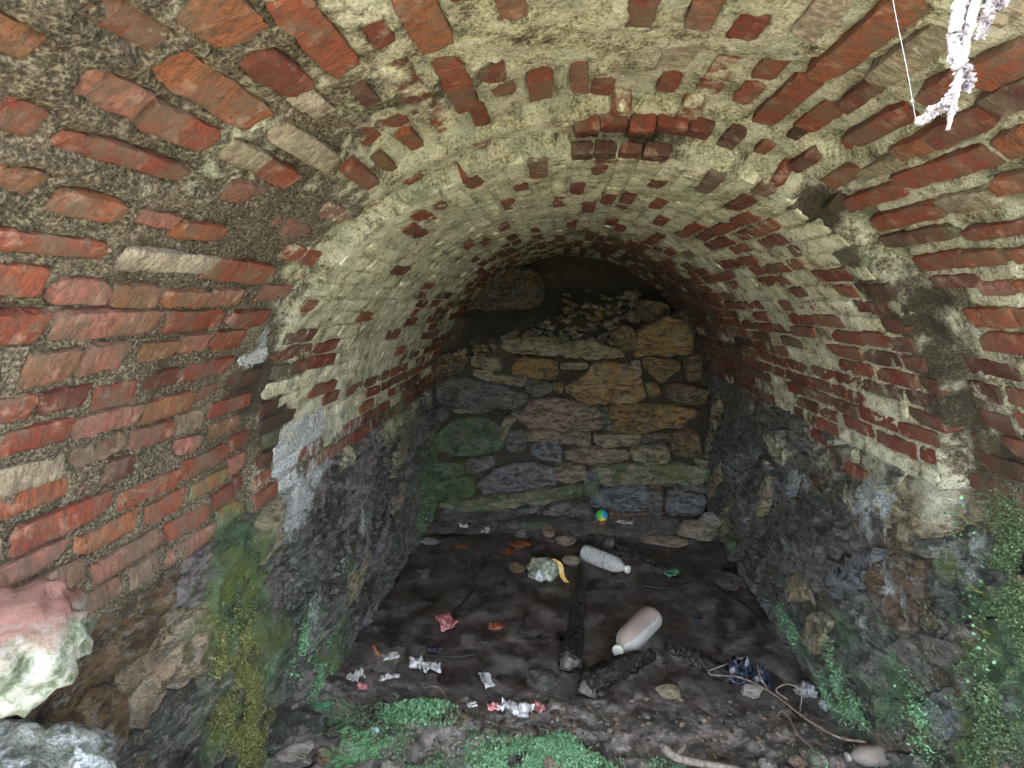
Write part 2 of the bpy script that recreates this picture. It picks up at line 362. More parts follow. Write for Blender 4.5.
# bricks of the mouth that can be told apart one by one: midline (front end, far end) and width, in photo pixels, found on the wall
HAND = [(85, -5, 160, 45, 40, 33), (203, -2, 243, 44, 58, 50), (80, 75, 140, 108, 38, 66), (150, 113, 210, 145, 32, 36), (152, 68, 268, 118, 40, 47), (55, 132, 183, 180, 18, 34), (-12, 110, 42, 122, 36, 32),
 (-12, 176, 40, 184, 30, 62), (-14, 28, 28, 42, 38, 56), (288, -2, 345, 72, 38, 40), (255, 58, 303, 90, 33, 24), (292, 98, 333, 115, 25, 96), (272, 133, 336, 163, 25, 95), (222, 150, 265, 162, 25, 88), (260, 168, 295, 182, 22, 40),
 (368, 22, 390, 44, 24, 27), (412, -5, 437, 48, 42, 50), (345, 90, 383, 100, 14, 17), (380, 112, 400, 126, 20, 36), (395, 136, 428, 150, 18, 47), (345, 170, 376, 183, 18, 37), (372, 160, 398, 171, 14, 60), (435, 62, 475, 100, 32, 38),
 (468, 108, 492, 130, 18, 30), (537, 62, 543, 92, 28, 40), (576, 55, 581, 88, 20, 66), (652, -3, 632, 28, 30, 28), (714, -3, 694, 27, 28, 64), (756, 16, 740, 40, 28, 27), (694, 44, 668, 66, 30, 92), (682, 73, 657, 92, 22, 40),
 (786, 57, 757, 77, 24, 42), (762, 83, 737, 100, 20, 40), (822, 82, 752, 122, 26, 36), (840, 108, 798, 128, 20, 40), (814, 131, 776, 145, 12, 8), (754, 132, 702, 170, 20, 14), (770, 146, 755, 156, 12, 36), (817, 156, 788, 171, 14, 20),
 (792, 174, 765, 183, 11, 24), (840, 5, 795, 38, 30, 96), (920, 3, 815, 68, 33, 46), (942, 38, 880, 70, 30, 88), (885, 87, 835, 106, 18, 22), (912, 115, 845, 143, 25, 36), (942, 140, 890, 158, 22, 47), (975, 75, 922, 98, 22, 30),
 (1030, 55, 972, 84, 34, 38), (990, 118, 932, 138, 26, 24), (996, 158, 898, 182, 24, 38), (862, 172, 823, 183, 17, 46), (900, 163, 856, 176, 14, 88), (1034, 88, 988, 110, 28, 14), (1034, 138, 1000, 152, 28, 48), (1036, 0, 985, 20, 24, 93),
 (1036, 178, 992, 190, 20, 50), (902, 190, 842, 207, 15, 36), (852, 206, 800, 217, 13, 16), (940, 207, 875, 225, 18, 36), (993, 196, 943, 208, 20, 86), (954, 234, 876, 246, 13, 20), (1034, 226, 965, 236, 14, 32), (963, 258, 918, 266, 16, 34),
 (999, 256, 958, 263, 16, 46), (1034, 254, 1000, 260, 18, 46), (978, 280, 933, 284, 12, 20), (1014, 288, 978, 290, 14, 66), (1014, 319, 968, 317, 20, 47), (1034, 346, 980, 341, 20, 42), (1036, 319, 1016, 318, 18, 46), (1036, 287, 1017, 288, 14, 48),
 (52, 200, 118, 212, 24, 48), (-8, 238, 105, 252, 20, 38), (124, 256, 213, 270, 22, 97), (137, 212, 175, 226, 14, 66), (178, 228, 222, 238, 18, 48), (-10, 280, 45, 284, 31, 40), (55, 292, 113, 294, 25, 66), (114, 297, 158, 297, 22, 60), (161, 299, 207, 299, 16, 48),
 (209, 297, 240, 298, 18, 66), (211, 268, 268, 277, 22, 42), (-10, 331, 45, 330, 31, 34), (56, 327, 155, 322, 27, 66), (164, 323, 226, 320, 20, 32), (229, 320, 266, 318, 16, 28), (24, 372, 76, 364, 30, 60), (82, 362, 124, 355, 26, 66), (138, 356, 178, 348, 17, 60), (180, 348, 210, 341, 17, 66), (212, 344, 245, 338, 18, 34)]
rects = []
for (x0, y0, x1, y1, wd, hue) in HAND:
    a, b = hit(x0, y0), hit(x1, y1)
    dx, dy = x1 - x0, y1 - y0; L = math.hypot(dx, dy); ux, uy = -dy / L * wd / 2, dx / L * wd / 2
    mx, my = (x0 + x1) / 2, (y0 + y1) / 2
    c, d = hit(mx + ux, my + uy), hit(mx - ux, my - uy)
    ls = min(.13, max(.028, abs(c[0] - d[0]))); ly = min(.25, max(.05, abs(b[1] - a[1])))
    sc, yc = (a[0] + b[0]) / 2, (a[1] + b[1]) / 2
    add_brick(sc, yc, ls, ly, hue / 100, proud=random.uniform(.0, .005), hand=True, lime=0.15 if hue < 80 else .3)
    rects.append((sc, yc, ls, ly))
RA = np.array(rects)
def clash(sc, yc, ls, ly, gap=0.008):
    return bool(np.any((np.abs(RA[:, 0] - sc) < (RA[:, 2] + ls) / 2 + gap) & (np.abs(RA[:, 1] - yc) < (RA[:, 3] + ly) / 2 + gap)))
def pick_hue(front):
    r = random.random()
    tab = ((.14, 17), (.44, 31), (.62, 39), (.72, 49), (.82, 66), (.96, 76), (1.0, 88)) if front else ((.22, 18), (.62, 28), (.84, 37), (.93, 48), (1.0, 76))
    for p, h in tab:
        if r <= p: return (h + random.gauss(0, 3)) / 100
# courses of the mouth section
def courses(front):
    pitch = 0.060 if front else 0.0545
    nC = int(SA / pitch); pitch = SA / nC
    for c in range(nC):
        s = (c + .5) * pitch
        ys = float(step_y(np.array(s)))
        y, yend = (Y0 + 0.004, ys - .01) if front else (ys + .008, YE - .3)
        first = True
        while y < yend - .03:
            L = random.choice((.21, .2, .22, .11, .19)) if not front else random.choice((.15, .2, .21, .11, .17, .13))
            if first: L *= random.choice((.5, .75, 1)); first = False
            L = min(L, yend - y)
            j = random.uniform(.008, .013) if not front else random.uniform(.010, .022)
            yc, ly = y + L / 2, L - j; y += L
            if ly < .03: continue
            h = pitch - (random.uniform(.009, .014) if not front else random.uniform(.012, .022))
            sc = s + random.gauss(0, .0018 if not front else .004) + (0.010 * math.sin(yc * 9 + s * 3) if front else 0)
            if sc < .01 + .03 * float(vnoise(yc * 3.7, 6.2, .5)) or sc > SA - .06 - .07 * float(vnoise(yc * 3.1, 2.2, .5)) : continue
            cov = float(field(COVER, np.array(sc), np.array(yc)))
            lm = float(field(LIME, np.array(sc), np.array(yc)))
            hue = pick_hue(front)
            if front:
                if clash(sc, yc, h, ly): continue
                if cov > .45 and random.random() < cov * .8: continue
                add_brick(sc, yc, h, ly, hue, proud=random.uniform(-.003, .004), lime=lm * random.uniform(.3, 1.05))
            else:
                coated = random.random() < float(coat(np.array(sc), np.array(yc)))
                gone = random.random() < .015
                add_brick(sc, yc, h, ly, hue, proud=(-.03 if gone else (random.uniform(-.003, .001) if coated else random.uniform(-.001, .004))), lime=random.uniform(.7, 1.05) if coated else random.uniform(0, .38), extra_dark=.3 if random.random() < .12 else 0)
courses(True); courses(False)
wall_left = link('wall_left', shell_piece('wall_left', -1.12, SL), kind='structure', label='old brick and rubble stone tunnel wall on the left')
ceiling = link('ceiling', shell_piece('ceiling', SL, SR), kind='structure', label='vaulted brick tunnel ceiling crusted with pale lime')
wall_right = link('wall_right', shell_piece('wall_right', SR, SA + 1.12), kind='structure', label='old brick and rubble stone tunnel wall on the right')
def owner(s): return wall_left if s < SL else (ceiling if s < SR else wall_right)

# screen size decides which bricks stay single
for b in bricks:
    x, z, nx, nz = section(b['s'], 0.0)
    b['P'] = np.array([float(x), b['y'], float(z)]); b['n'] = np.array([-float(nx), 0, -float(nz)])
    v = EYE - b['P']; dist = np.linalg.norm(v)
    b['area'] = b['ls'] * b['ly'] * abs(v @ b['n']) / dist ** 3 * F * F
    q = b['P'] - EYE; dep = q @ _F; b['vis'] = dep > 0 and abs(q @ _R / dep) < 1.0 and abs(q @ _U / dep) < .78
def brick_matrix(b):
    s, y = b['s'], b['y']; o = float(off(np.array(s), np.array(y))) - b['proud']
    x, z, nx, nz = section(s, o)
    inn = Vector((-float(nx), 0, -float(nz)))
    ax = Vector((0, 1, 0)); ay = inn.cross(ax)
    m = Matrix((ax, ay, inn)).transposed() @ Matrix.Rotation(b['tilt'], 3, 'Z')
    th = 0.02
    m = m @ Matrix.Diagonal((b['ly'], b['ls'], th))
    m4 = m.to_4x4(); m4.translation = Vector((float(x), y, float(z))); return m4
stuff = {}
count = {}
for b in sorted(bricks, key=lambda q: -q['area'] * (1 if q['vis'] else .001)):
    ow = owner(b['s']); k = random.randrange(len(BM)); mw = brick_matrix(b)
    count[ow.name] = count.get(ow.name, 0) + 1
    if count[ow.name] <= 298 and b['area'] > 40 and b['vis']:
        o = bpy.data.objects.new('brick', BM[k]); COL.objects.link(o); o.parent = ow; o.matrix_local = mw
        o.color = b['mk']; o.pass_index = int(max(0, min(100, b['hue'] * 100)))
    else:
        st = stuff.setdefault(ow.name, [ow, [], [], [], [], 0])
        v, f = BV[k]; A = np.array(mw)
        w_ = v @ A[:3, :3].T + A[:3, 3]
        st[1].append(w_); st[2].extend([tuple(i + st[5] for i in q) for q in f]); st[3].append(np.tile(b['mk'], (len(v), 1))); st[4].append(np.full(len(v), b['hue'])); st[5] += len(v)
for ow, V, Fc, mk, hu, _ in stuff.values():
    me = mesh('small_bricks', np.concatenate(V), Fc, M['brick_a']); set_attr(me, list(np.concatenate(mk).T), np.concatenate(hu))
    link('small_bricks', me, ow, kind='stuff')

# header bricks of the torn ring at the crown, facing the mouth
for (x0, y0, x1, y1, hue) in [(573, 110, 600, 131, 24), (600, 103, 628, 126, 26), (630, 112, 657, 132, 30), (658, 108, 690, 128, 24), (571, 140, 594, 155, 6), (595, 139, 618, 154, 8), (620, 142, 643, 153, 16), (644, 142, 672, 156, 10), (690, 118, 715, 132, 20)]:
    p = on_y((x0 + x1) / 2, (y0 + y1) / 2, 1.31); q0, q1 = on_y(x0, y0, 1.31), on_y(x1, y1, 1.31)
    o = bpy.data.objects.new('brick', BM[random.randrange(len(BM))]); COL.objects.link(o); o.parent = ceiling
    rot = Matrix(((1, 0, 0), (0, 0, -1), (0, 1, 0)))      # face (+z) towards -y, height up
    ang = math.atan2(p[0] - XC, p[2] - ZS)
    m = rot @ Matrix.Rotation(-ang, 3, 'Z') @ Matrix.Diagonal((abs(q1[0] - q0[0]) * .94, abs(q1[2] - q0[2]) * .9, .02))
    m4 = m.to_4x4(); m4.translation = Vector(p); o.matrix_local = m4; o.color = (.1, 0, 0, .25); o.pass_index = hue

# ------------------------------------------------------------------ stones
def chaikin(p, it=1):
    for _ in range(it):
        q = np.roll(p, -1, 0); p = np.stack([p * .86 + q * .14, p * .14 + q * .86], 1).reshape(-1, 2)
    return p
def resample(p, n):
    q = np.vstack([p, p[:1]]); d = np.r_[0, np.cumsum(np.linalg.norm(np.diff(q, axis=0), axis=1))]
    t = np.linspace(0, d[-1], n, endpoint=False); return np.stack([np.interp(t, d, q[:, 0]), np.interp(t, d, q[:, 1])], 1)
def stone_mesh(poly, fn, height, depth, rough=.01, n=20, seed=0, jag=.02, rsc=12.0):
    """poly in wall coordinates; fn(u, v, h) -> world, h = height above the wall face"""
    p = resample(chaikin(np.asarray(poly, float)), n); c = p.mean(0); r = np.random.default_rng(seed)
    size = np.sqrt(np.mean(np.sum((p - c) ** 2, 1)))
    p = p + r.normal(0, jag * size, p.shape)
    tilt = r.normal(0, .12, 2)
    rows = []; H = []
    for k, hh in ((1.0, -depth), (1.0, 0.45 * height), (.975, .85 * height), (.92, .95 * height), (.82, height), (.70, height), (.57, height), (.44, height), (.31, height), (.17, height)):
        q = c + (p - c) * k; rows.append(q); H.append(np.full(n, hh))
    q = np.vstack(rows + [c[None]]); h = np.r_[np.concatenate(H), 1.0 * height]
    top = h > 0
    rd = fbm(q[:, 0] * 1.6 + q[:, 1] * .5 + seed * 1.7, q[:, 1], 0, rsc, 5, .66)
    h = h + top * (((q - c) @ tilt) * .6 + rough * (rd * .7 + .8 * (.45 - np.abs(fbm(q[:, 0] * 2, q[:, 1] + q[:, 0], seed, rsc * .8, 4, .66)))))
    w_ = fn(q[:, 0], q[:, 1], h)
    nr = len(rows); f = []
    for a in range(nr - 1):
        for b in range(n): f.append((a * n + b, a * n + (b + 1) % n, (a + 1) * n + (b + 1) % n, (a + 1) * n + b))
    ci = nr * n
    for b in range(n): f.append(((nr - 1) * n + b, (nr - 1) * n + (b + 1) % n, ci))
    return w_, f
def add_stone(name, poly, fn, parent, hue, mk, sy=None, **kw):
    """sy: gives the wall coordinates of the vertices, for stains and painted shade that run across stones"""
    v, f = stone_mesh(poly, fn, **kw); o0 = v.mean(0)
    me = mesh(name, v - o0, f, M['stone_a']); o = link(name, me, parent, o0)
    if sy is not None:
        m_ = masks(*sy(v)); m_[3] = m_[3] * .8
    else: m_ = [np.full(len(v), float(q)) for q in mk]
    set_attr(me, m_, np.full(len(v), hue / 100.0)); return o
def clip(poly, a, b):
    """keep the side of the bisector of a, b nearer to a"""
    mid = (a + b) / 2; d = b - a; out = []
    for i in range(len(poly)):
        p, q = poly[i], poly[(i + 1) % len(poly)]; dp, dq = (p - mid) @ d, (q - mid) @ d
        if dp <= 0: out.append(p)
        if dp * dq < 0: out.append(p + (q - p) * dp / (dp - dq))
    return out
def wall_stones(side):
    r = np.random.default_rng(11 if side < 0 else 23)
    pts = []; cy = .27 if side < 0 else .30; ncs = 7; U0 = 0.0 if side < 0 else -.12
    for i in range(ncs):
        y = .45 + r.uniform(0, .2)
        while y < 3.95:
            pts.append((U0 + (i + .5) / ncs * (1.04 - U0) + r.uniform(-.05, .05), y + r.uniform(-.05, .05))); y += cy * r.uniform(.45, 1.35)
    pts = np.array(pts); sk = .75 if side > 0 else .25
    sh = lambda q: np.array([q[0] - sk * .35 * (q[1] % 10), q[1]])
    par = wall_left if side < 0 else wall_right
    for k, p in enumerate(pts):
        poly = [np.array(q) for q in ((U0, .41), (1.06, .41), (1.06, 3.98), (U0, 3.98))]
        near = np.argsort(np.sum(((pts - p) * np.array([1, .8])) ** 2, 1))[1:18]
        S = np.array([1.0, .55]); K = np.array([[1.0, 0], [-sk, 1.0]]) if side > 0 else np.array([[1.0, 0], [sk, 1.0]])   # slanting beds
        A = lambda q: (q @ K) * S
        Ai = np.linalg.inv(K * S[None, :])
        for j in near:
            poly = [q @ Ai for q in clip([A(q) for q in poly], A(p), A(pts[j]))]
            if len(poly) < 3: break
        if len(poly) < 3: continue
        c = np.mean(poly, 0); poly = [c + (q - c) * (1 - .004 / (.02 + np.linalg.norm(q - c))) for q in poly]
        sg = lambda u: -u if side < 0 else SA + u
        fn = lambda u, v, h: to_world(sg(u), v, off(sg(u), v) - h)
        def sy(v):
            zz = v[:, 2]; return (np.where(zz < ZS, -(ZS - zz), 0) if side < 0 else SA + (ZS - zz)), v[:, 1]
        if side < 0:
            hue = random.choice((6, 10, 14, 18, 27, 30, 33, 22, 12, 70))
            if c[1] < 1.25: hue = random.choice((8, 10, 50, 52, 12, 74, 5)) if c[0] > .1 else random.choice((10, 50))
        else: hue = random.choice((10, 14, 16, 20, 20, 22, 38, 12, 48, 24, 26, 70))
        add_stone('stone', poly, fn, par, hue, None, sy, height=random.uniform(.0, .016), depth=.06, rough=.021, n=40, seed=k + (500 if side > 0 else 0), jag=.035, rsc=12)
wall_stones(-1); wall_stones(1)

# ------------------------------------------------------------------ back wall
def bz(x, y): return 400 + x / 2.559, 240 + y / 2.559
crest = lambda x: 1.42
ny, nxg = 70, 90
GX, GT = np.meshgrid(np.linspace(-1.05, 1.2, nxg), np.linspace(0, 1, ny), indexing='ij')
# profile: upright to z 1.38, then a slope of rubble running back, then the dark end
prof_t = np.array([0, .5, .62, .8, 1.0]); prof_y = np.array([3.97, 3.97, 4.12, 4.5, 4.62]); prof_z = np.array([-.15, 1.30, 1.42, 1.66, 2.1])
BY = np.interp(GT, prof_t, prof_y) + .03 * fbm(GX, GT, 3.0, 6, 3); BZ = np.interp(GT, prof_t, prof_z) + .02 * fbm(GX, GT, 8.0, 6, 3)
wb_me = fast_grid('wall_back', np.stack([GX, BY, BZ], -1), M['mortar_a'])
set_attr(wb_me, [np.full(GX.size, q) for q in (0.0, 0.0, .1, .95)])
wall_back = link('wall_back', wb_me, kind='structure', label='dry stone wall closing the far end of the tunnel')
BACK = [([(85, 320), (110, 292), (165, 298), (160, 335), (120, 348), (85, 345)], 52, 0), ([(180, 298), (255, 300), (262, 335), (205, 328), (182, 320)], 70, 0), ([(185, 325), (238, 335), (232, 362), (188, 350)], 70, 0),
 ([(283, 335), (300, 300), (400, 305), (405, 345), (390, 358), (300, 348)], 58, .1), ([(235, 345), (325, 350), (318, 375), (236, 366)], 68, 0), ([(322, 355), (385, 362), (395, 385), (350, 408), (322, 385)], 22, 0),
 ([(90, 372), (140, 345), (250, 370), (335, 400), (300, 428), (190, 438), (95, 408)], 20, .3), ([(255, 262), (330, 248), (405, 255), (408, 298), (300, 290), (262, 280)], 69, .05), ([(405, 265), (480, 255), (560, 280), (580, 300), (500, 308), (408, 298)], 67, .3),
 ([(545, 235), (575, 215), (602, 232), (600, 275), (570, 285), (548, 265)], 54, 0), ([(598, 270), (620, 225), (680, 196), (725, 210), (748, 240), (745, 292), (600, 298)], 60, 0), ([(622, 302), (700, 302), (722, 325), (690, 350), (670, 370), (650, 352), (625, 330)], 55, .1),
 ([(725, 300), (770, 290), (772, 355), (735, 365)], 52, 0), ([(420, 380), (480, 340), (490, 312), (600, 318), (635, 400), (600, 420), (470, 418)], 62, .25), ([(628, 365), (655, 365), (668, 395), (640, 405)], 62, 0),
 ([(670, 375), (720, 365), (795, 385), (780, 415), (720, 422), (680, 400)], 51, 0), ([(300, 460), (330, 410), (400, 402), (515, 430), (512, 485), (330, 485)], 80, 0), ([(530, 425), (640, 418), (775, 432), (740, 470), (690, 480), (610, 495), (545, 490)], 56, .1),
 ([(88, 445), (110, 425), (125, 450), (105, 470), (90, 470)], 22, .2), ([(90, 500), (130, 465), (200, 450), (265, 480), (268, 535), (180, 558), (100, 545)], 24, .66), ([(270, 490), (320, 485), (322, 540), (275, 545)], 30, 0),
 ([(320, 490), (400, 485), (490, 500), (485, 530), (400, 520), (318, 512)], 76, .1), ([(495, 498), (615, 495), (615, 525), (530, 532), (498, 520)], 74, .1), ([(615, 495), (690, 488), (690, 515), (620, 520)], 48, 0), ([(695, 490), (760, 488), (770, 550), (720, 555), (692, 540)], 53, .1),
 ([(335, 530), (370, 515), (415, 530), (412, 575), (365, 565), (335, 550)], 38, .1), ([(420, 545), (470, 530), (590, 545), (585, 570), (480, 575), (425, 565)], 76, 0), ([(590, 530), (685, 522), (692, 565), (640, 572), (592, 560)], 70, .25),
 ([(85, 570), (165, 562), (170, 595), (120, 608), (86, 598)], 24, .66), ([(170, 560), (240, 548), (245, 575), (175, 600)], 31, .1), ([(200, 625), (245, 585), (330, 568), (395, 590), (405, 620), (330, 640), (210, 650)], 34, .15),
 ([(395, 580), (470, 572), (478, 605), (430, 620), (400, 610)], 74, .2), ([(490, 580), (600, 572), (790, 578), (785, 618), (640, 625), (500, 628)], 72, .55), ([(85, 620), (180, 600), (195, 650), (120, 672), (86, 665)], 22, .85),
 ([(85, 680), (250, 650), (465, 625), (470, 655), (330, 675), (180, 692)], 70, .62), ([(482, 650), (560, 630), (632, 628), (630, 690), (545, 692), (490, 685)], 40, .05), ([(635, 645), (672, 640), (670, 705), (635, 700)], 22, .1),
 ([(680, 640), (785, 655), (780, 705), (685, 708)], 40, 0), ([(110, 690), (170, 680), (175, 705), (115, 712)], 38, 0), ([(360, 690), (420, 665), (490, 685), (490, 708), (380, 708)], 32, 0), ([(535, 692), (630, 695), (630, 715), (540, 715)], 50, 0),
 ([(330, 680), (365, 668), (360, 700), (335, 705)], 38, 0), ([(130, 430), (200, 432), (195, 445), (140, 442)], 72, .2), ([(410, 315), (480, 312), (478, 330), (412, 330)], 70, 0), ([(392, 360), (420, 365), (415, 390), (394, 385)], 62, 0),
 ([(640, 626), (680, 624), (680, 640), (642, 640)], 50, 0), ([(755, 555), (790, 560), (788, 578), (758, 575)], 70, .2), ([(695, 622), (780, 620), (782, 650), (700, 640)], 22, .2), ([(278, 448), (300, 430), (310, 450), (290, 470)], 70, 0), ([(190, 690), (330, 682), (330, 706), (190, 712)], 20, .4),
 ([(590, 310), (615, 308), (620, 345), (604, 350)], 72, 0), ([(505, 425), (530, 425), (545, 488), (518, 486)], 20, .3), ([(470, 600), (505, 590), (510, 640), (472, 660)], 38, .5), ([(262, 455), (300, 450), (270, 500), (262, 530)], 72, .2)]
fnb = lambda u, v, h: np.stack([u, YB + .03 - h, v], -1)
for i, (pl, hue, alg) in enumerate(BACK):
    poly = []
    for (a, b) in pl:
        p = on_y(*bz(a, b), YB); poly.append((p[0], p[2]))
    poly = np.array(poly); c = poly.mean(0); poly = c + (poly - c) * 1.03
    add_stone('stone', poly, fnb, wall_back, hue, (0, .1, alg, .1), height=random.uniform(.03, .085), depth=.09, rough=.030, n=40, seed=900 + i, jag=.025, rsc=11)
# larger dark rocks above and the small rubble that has slid down behind the wall top
for i, (pl, hue, yy) in enumerate([([(140, 250), (190, 110), (300, 60), (360, 90), (370, 150), (310, 215), (220, 250)], 50, 4.3), ([(600, 195), (615, 150), (690, 165), (685, 195), (640, 215)], 52, 4.1), ([(690, 200), (720, 175), (760, 230), (748, 262)], 50, 4.0), ([(128, 262), (145, 195), (170, 200), (165, 240)], 52, 4.0)]):
    poly = np.array([(lambda p: (p[0], p[2]))(on_y(*bz(a, b), yy)) for a, b in pl])
    add_stone('stone', poly, lambda u, v, h: np.stack([u, yy - h, v], -1), wall_back, hue, (0, 0, .05, .2), height=.05, depth=.15, rough=.025, n=24, seed=1300 + i, jag=.03)
def rock_mesh(seed, rough=.35, flat=1.0, sub=2):
    """irregular rock of unit radius"""
    import bmesh
    bm = bmesh.new(); bmesh.ops.create_icosphere(bm, subdivisions=sub, radius=1.0)
    v = np.array([q.co[:] for q in bm.verts]); f = [tuple(q.index for q in p.verts) for p in bm.faces]; bm.free()
    r = np.random.default_rng(seed)
    for _ in range(9):                                        # flat facets
        d = r.normal(size=3); d /= np.linalg.norm(d); lim = r.uniform(.55, .9)
        pr = v @ d; v = v - np.outer(np.clip(pr - lim, 0, None) * .85, d)
    v = v * (1 + rough * .35 * fbm(v[:, 0] + seed, v[:, 1], v[:, 2], 2.2, 4, .6))[:, None]
    v[:, 2] *= flat
    return v, f
RM = [mesh('rubble_stone', *rock_mesh(40 + i, flat=.42, sub=1), M['stone']) for i in range(8)]
nrub = 0
for i in range(480):
    a, b = random.uniform(120, 620), random.uniform(130, 300)
    if b < 290 - (a - 120) * .35 and a < 420: continue
    if a > 560 and b > 215: continue
    if b > 262 and a > 250: continue
    px, py = bz(a, b); d = ray(px, py)
    t = np.linspace(3.9, 4.7, 60); zz = EYE[2] + d[2] * t
    k = int(np.argmin(np.abs(np.interp(t, prof_y[1:], prof_z[1:]) - zz)))
    p = EYE + d * t[k] + np.array([0, -.03, .0])
    o = link('rubble_stone', RM[i % 8], wall_back, p); sz = random.uniform(.014, .045)
    o.scale = (sz * random.uniform(.9, 1.6), sz, sz); o.rotation_euler = (random.gauss(.3, .4), random.gauss(0, .3), random.uniform(0, 6))
    o.color = (0, .02, .08, .3); o.pass_index = random.choice((66, 70, 62, 50, 52, 22, 76)); nrub += 1

# ------------------------------------------------------------------ floor: mud bed, shallow murky water, outside ground
def ground_z(x, y):
    n = fbm(x, y, 1.0, 5.0, 4, .55)
    z = -.012 + .012 * n + .05 * smooth(3.45, 3.9, y)
    bank = smooth(2.02, 1.70, y + .10 * vnoise(x * 3.1, y * 2, 4.0) - .10 * smooth(-.1, -.6, x))
    z = z + bank * (.055 + .02 * n)
    z = z + .20 * smooth(1.5, .7, y) + .10 * smooth(.7, .2, y)
    z = z + .035 * smooth(-.55, -.95, x) * smooth(2.6, 2.0, y)
    z = z + .018 * np.clip(fbm(x, y, 6.0, 17.0, 3, .6), 0, 1) * smooth(2.3, 1.9, y)
    return z
gx = np.linspace(-1.05, 1.25, 260); gy = np.r_[np.arange(.40, 2.6, .009), np.arange(2.6, 4.1, .016)]
GXX, GYY = np.meshgrid(gx, gy, indexing='ij')
t = NT('wet_mud')
nb, nm, nf_ = t.noise(5, 6, .6), t.noise(26, 7, .7), t.noise(120, 4, .7)
c = t.ramp(t.math('ADD', t.math('MULTIPLY', nm, .6), t.math('MULTIPLY', nb, .4)), [(.39, (.03, .026, .026)), (.47, (.10, .085, .083)), (.55, (.20, .17, .165)), (.64, (.38, .33, .31))])
c = t.mix(t.math('MULTIPLY', t.ramp(nf_, [(.56, (0, 0, 0)), (.66, (1, 1, 1))]), .35), c, (.22, .18, .15))
mud = t.finish(c, t.math('ADD', .12, t.math('MULTIPLY', nm, .4)), t.bump(t.math('ADD', nm, t.math('MULTIPLY', nf_, .3)), .8, .012))
floor = link('floor', fast_grid('floor', np.stack([GXX, GYY, ground_z(GXX, GYY)], -1), mud), kind='structure', label='dark wet mud floor of the tunnel')
t = NT('murky_water')
nw = t.noise(9, 3, .5)
lw = t.n('ShaderNodeFresnel'); lw.inputs['IOR'].default_value = 1.33
bw = t.bump(nw, .12, .01); t.link(bw, lw.inputs['Normal'])
tr = t.n('ShaderNodeBsdfTransparent'); tr.inputs[0].default_value = (.90, .85, .82, 1)
gl = t.n('ShaderNodeBsdfGlossy'); gl.inputs['Roughness'].default_value = .04; t.link(bw, gl.inputs['Normal'])
silt = t.n('ShaderNodeBsdfDiffuse'); t.link(t.ramp(t.noise(11, 7, .7), [(.40, (.075, .066, .066)), (.5, (.20, .175, .175)), (.6, (.36, .32, .32))]), silt.inputs[0])
ms = t.n('ShaderNodeMixShader'); t.link(t.ramp(t.noise(6, 6, .65), [(.40, (.12, .12, .12)), (.6, (.5, .5, .5))]), ms.inputs[0]); t.link(tr.outputs[0], ms.inputs[1]); t.link(silt.outputs[0], ms.inputs[2])
mx = t.n('ShaderNodeMixShader'); t.link(lw.outputs[0], mx.inputs[0]); t.link(ms.outputs[0], mx.inputs[1]); t.link(gl.outputs[0], mx.inputs[2])
t.link(mx.outputs[0], t.t.nodes['Material Output'].inputs[0])
wx, wy = np.meshgrid(np.linspace(-1.0, 1.18, 40), np.linspace(1.72, 3.95, 40), indexing='ij')
link('water_surface', fast_grid('water_surface', np.stack([wx, wy, 0 * wx - .004], -1), t.m), kind='structure', label='shallow murky puddle covering the tunnel floor')
ox, oy = np.meshgrid(np.linspace(-7, 7, 90), np.linspace(-9, .42, 60), indexing='ij')
oz = .295 + .04 * fbm(ox, oy, 0, 1.2, 3) * smooth(.4, -.6, oy) + .02 * smooth(.2, -2, oy)
dry = simple('dry_ground', (.20, .16, .10), (.44, .37, .25), 6, .9, .6, .02, c2=(.34, .33, .18))
link('ground', fast_grid('ground', np.stack([ox, oy, oz], -1), dry), kind='structure', label='open ground in front of the tunnel mouth')
hx, hy = np.meshgrid(np.linspace(-10, 10, 60), np.linspace(0, 1, 40), indexing='ij')
hyy = -3.2 - 5 * hy - .06 * hx ** 2 * (1 - hy) * 0 ; hz = .2 + 1.3 * hy ** .8 + .35 * fbm(hx, hy * 6, 0, .7, 4)
link('light_blocking_slope', fast_grid('light_blocking_slope', np.stack([hx, hyy, hz], -1), simple('blocker_green', (.08, .12, .05), (.20, .24, .11), 3, .9, .8, .05)), kind='structure', label='unseen slope added to block low skylight from the tunnel')  # added out of view to keep low skylight off the tunnel's far end
# front face round the mouth
fa = np.linspace(0, math.pi, 120); fr = np.linspace(0, 1, 14)
FA, FR = np.meshgrid(fa, fr, indexing='ij')
fo = off(FA * R, np.full_like(FA, Y0))
rr = R + fo - .008 + FR * (1.1 + 0.3 * np.abs(np.cos(FA)))
fx, fz = XC - np.cos(FA) * rr, ZS + np.sin(FA) * rr
fy = Y0 + .012 * fbm(fx, fz, 2.0, 9, 3) + .0 * FR
fm = fast_grid('wall_front', np.stack([fx, fy, fz], -1), M['mortar_a']); set_attr(fm, [np.full(FA.size, q) for q in (.1, 0, .55, .6)])
wall_front = link('wall_front', fm, kind='structure', label='weathered front face round the tunnel mouth')
for sgn in (-1, 1):
    q = [(XC + sgn * (R + .01), ZS), (XC + sgn * (R + 1.45), ZS), (XC + sgn * (R + 1.45), -.1), (XC + sgn * (R + .07), -.1)]
    me = mesh('jamb_face', [(a, Y0 + .004, b) for a, b in q], [(0, 1, 2, 3)], M['mortar_a'], False); set_attr(me, [np.full(4, k) for k in (.1, 0, .35, .35)])
    link('jamb_face', me, wall_front)

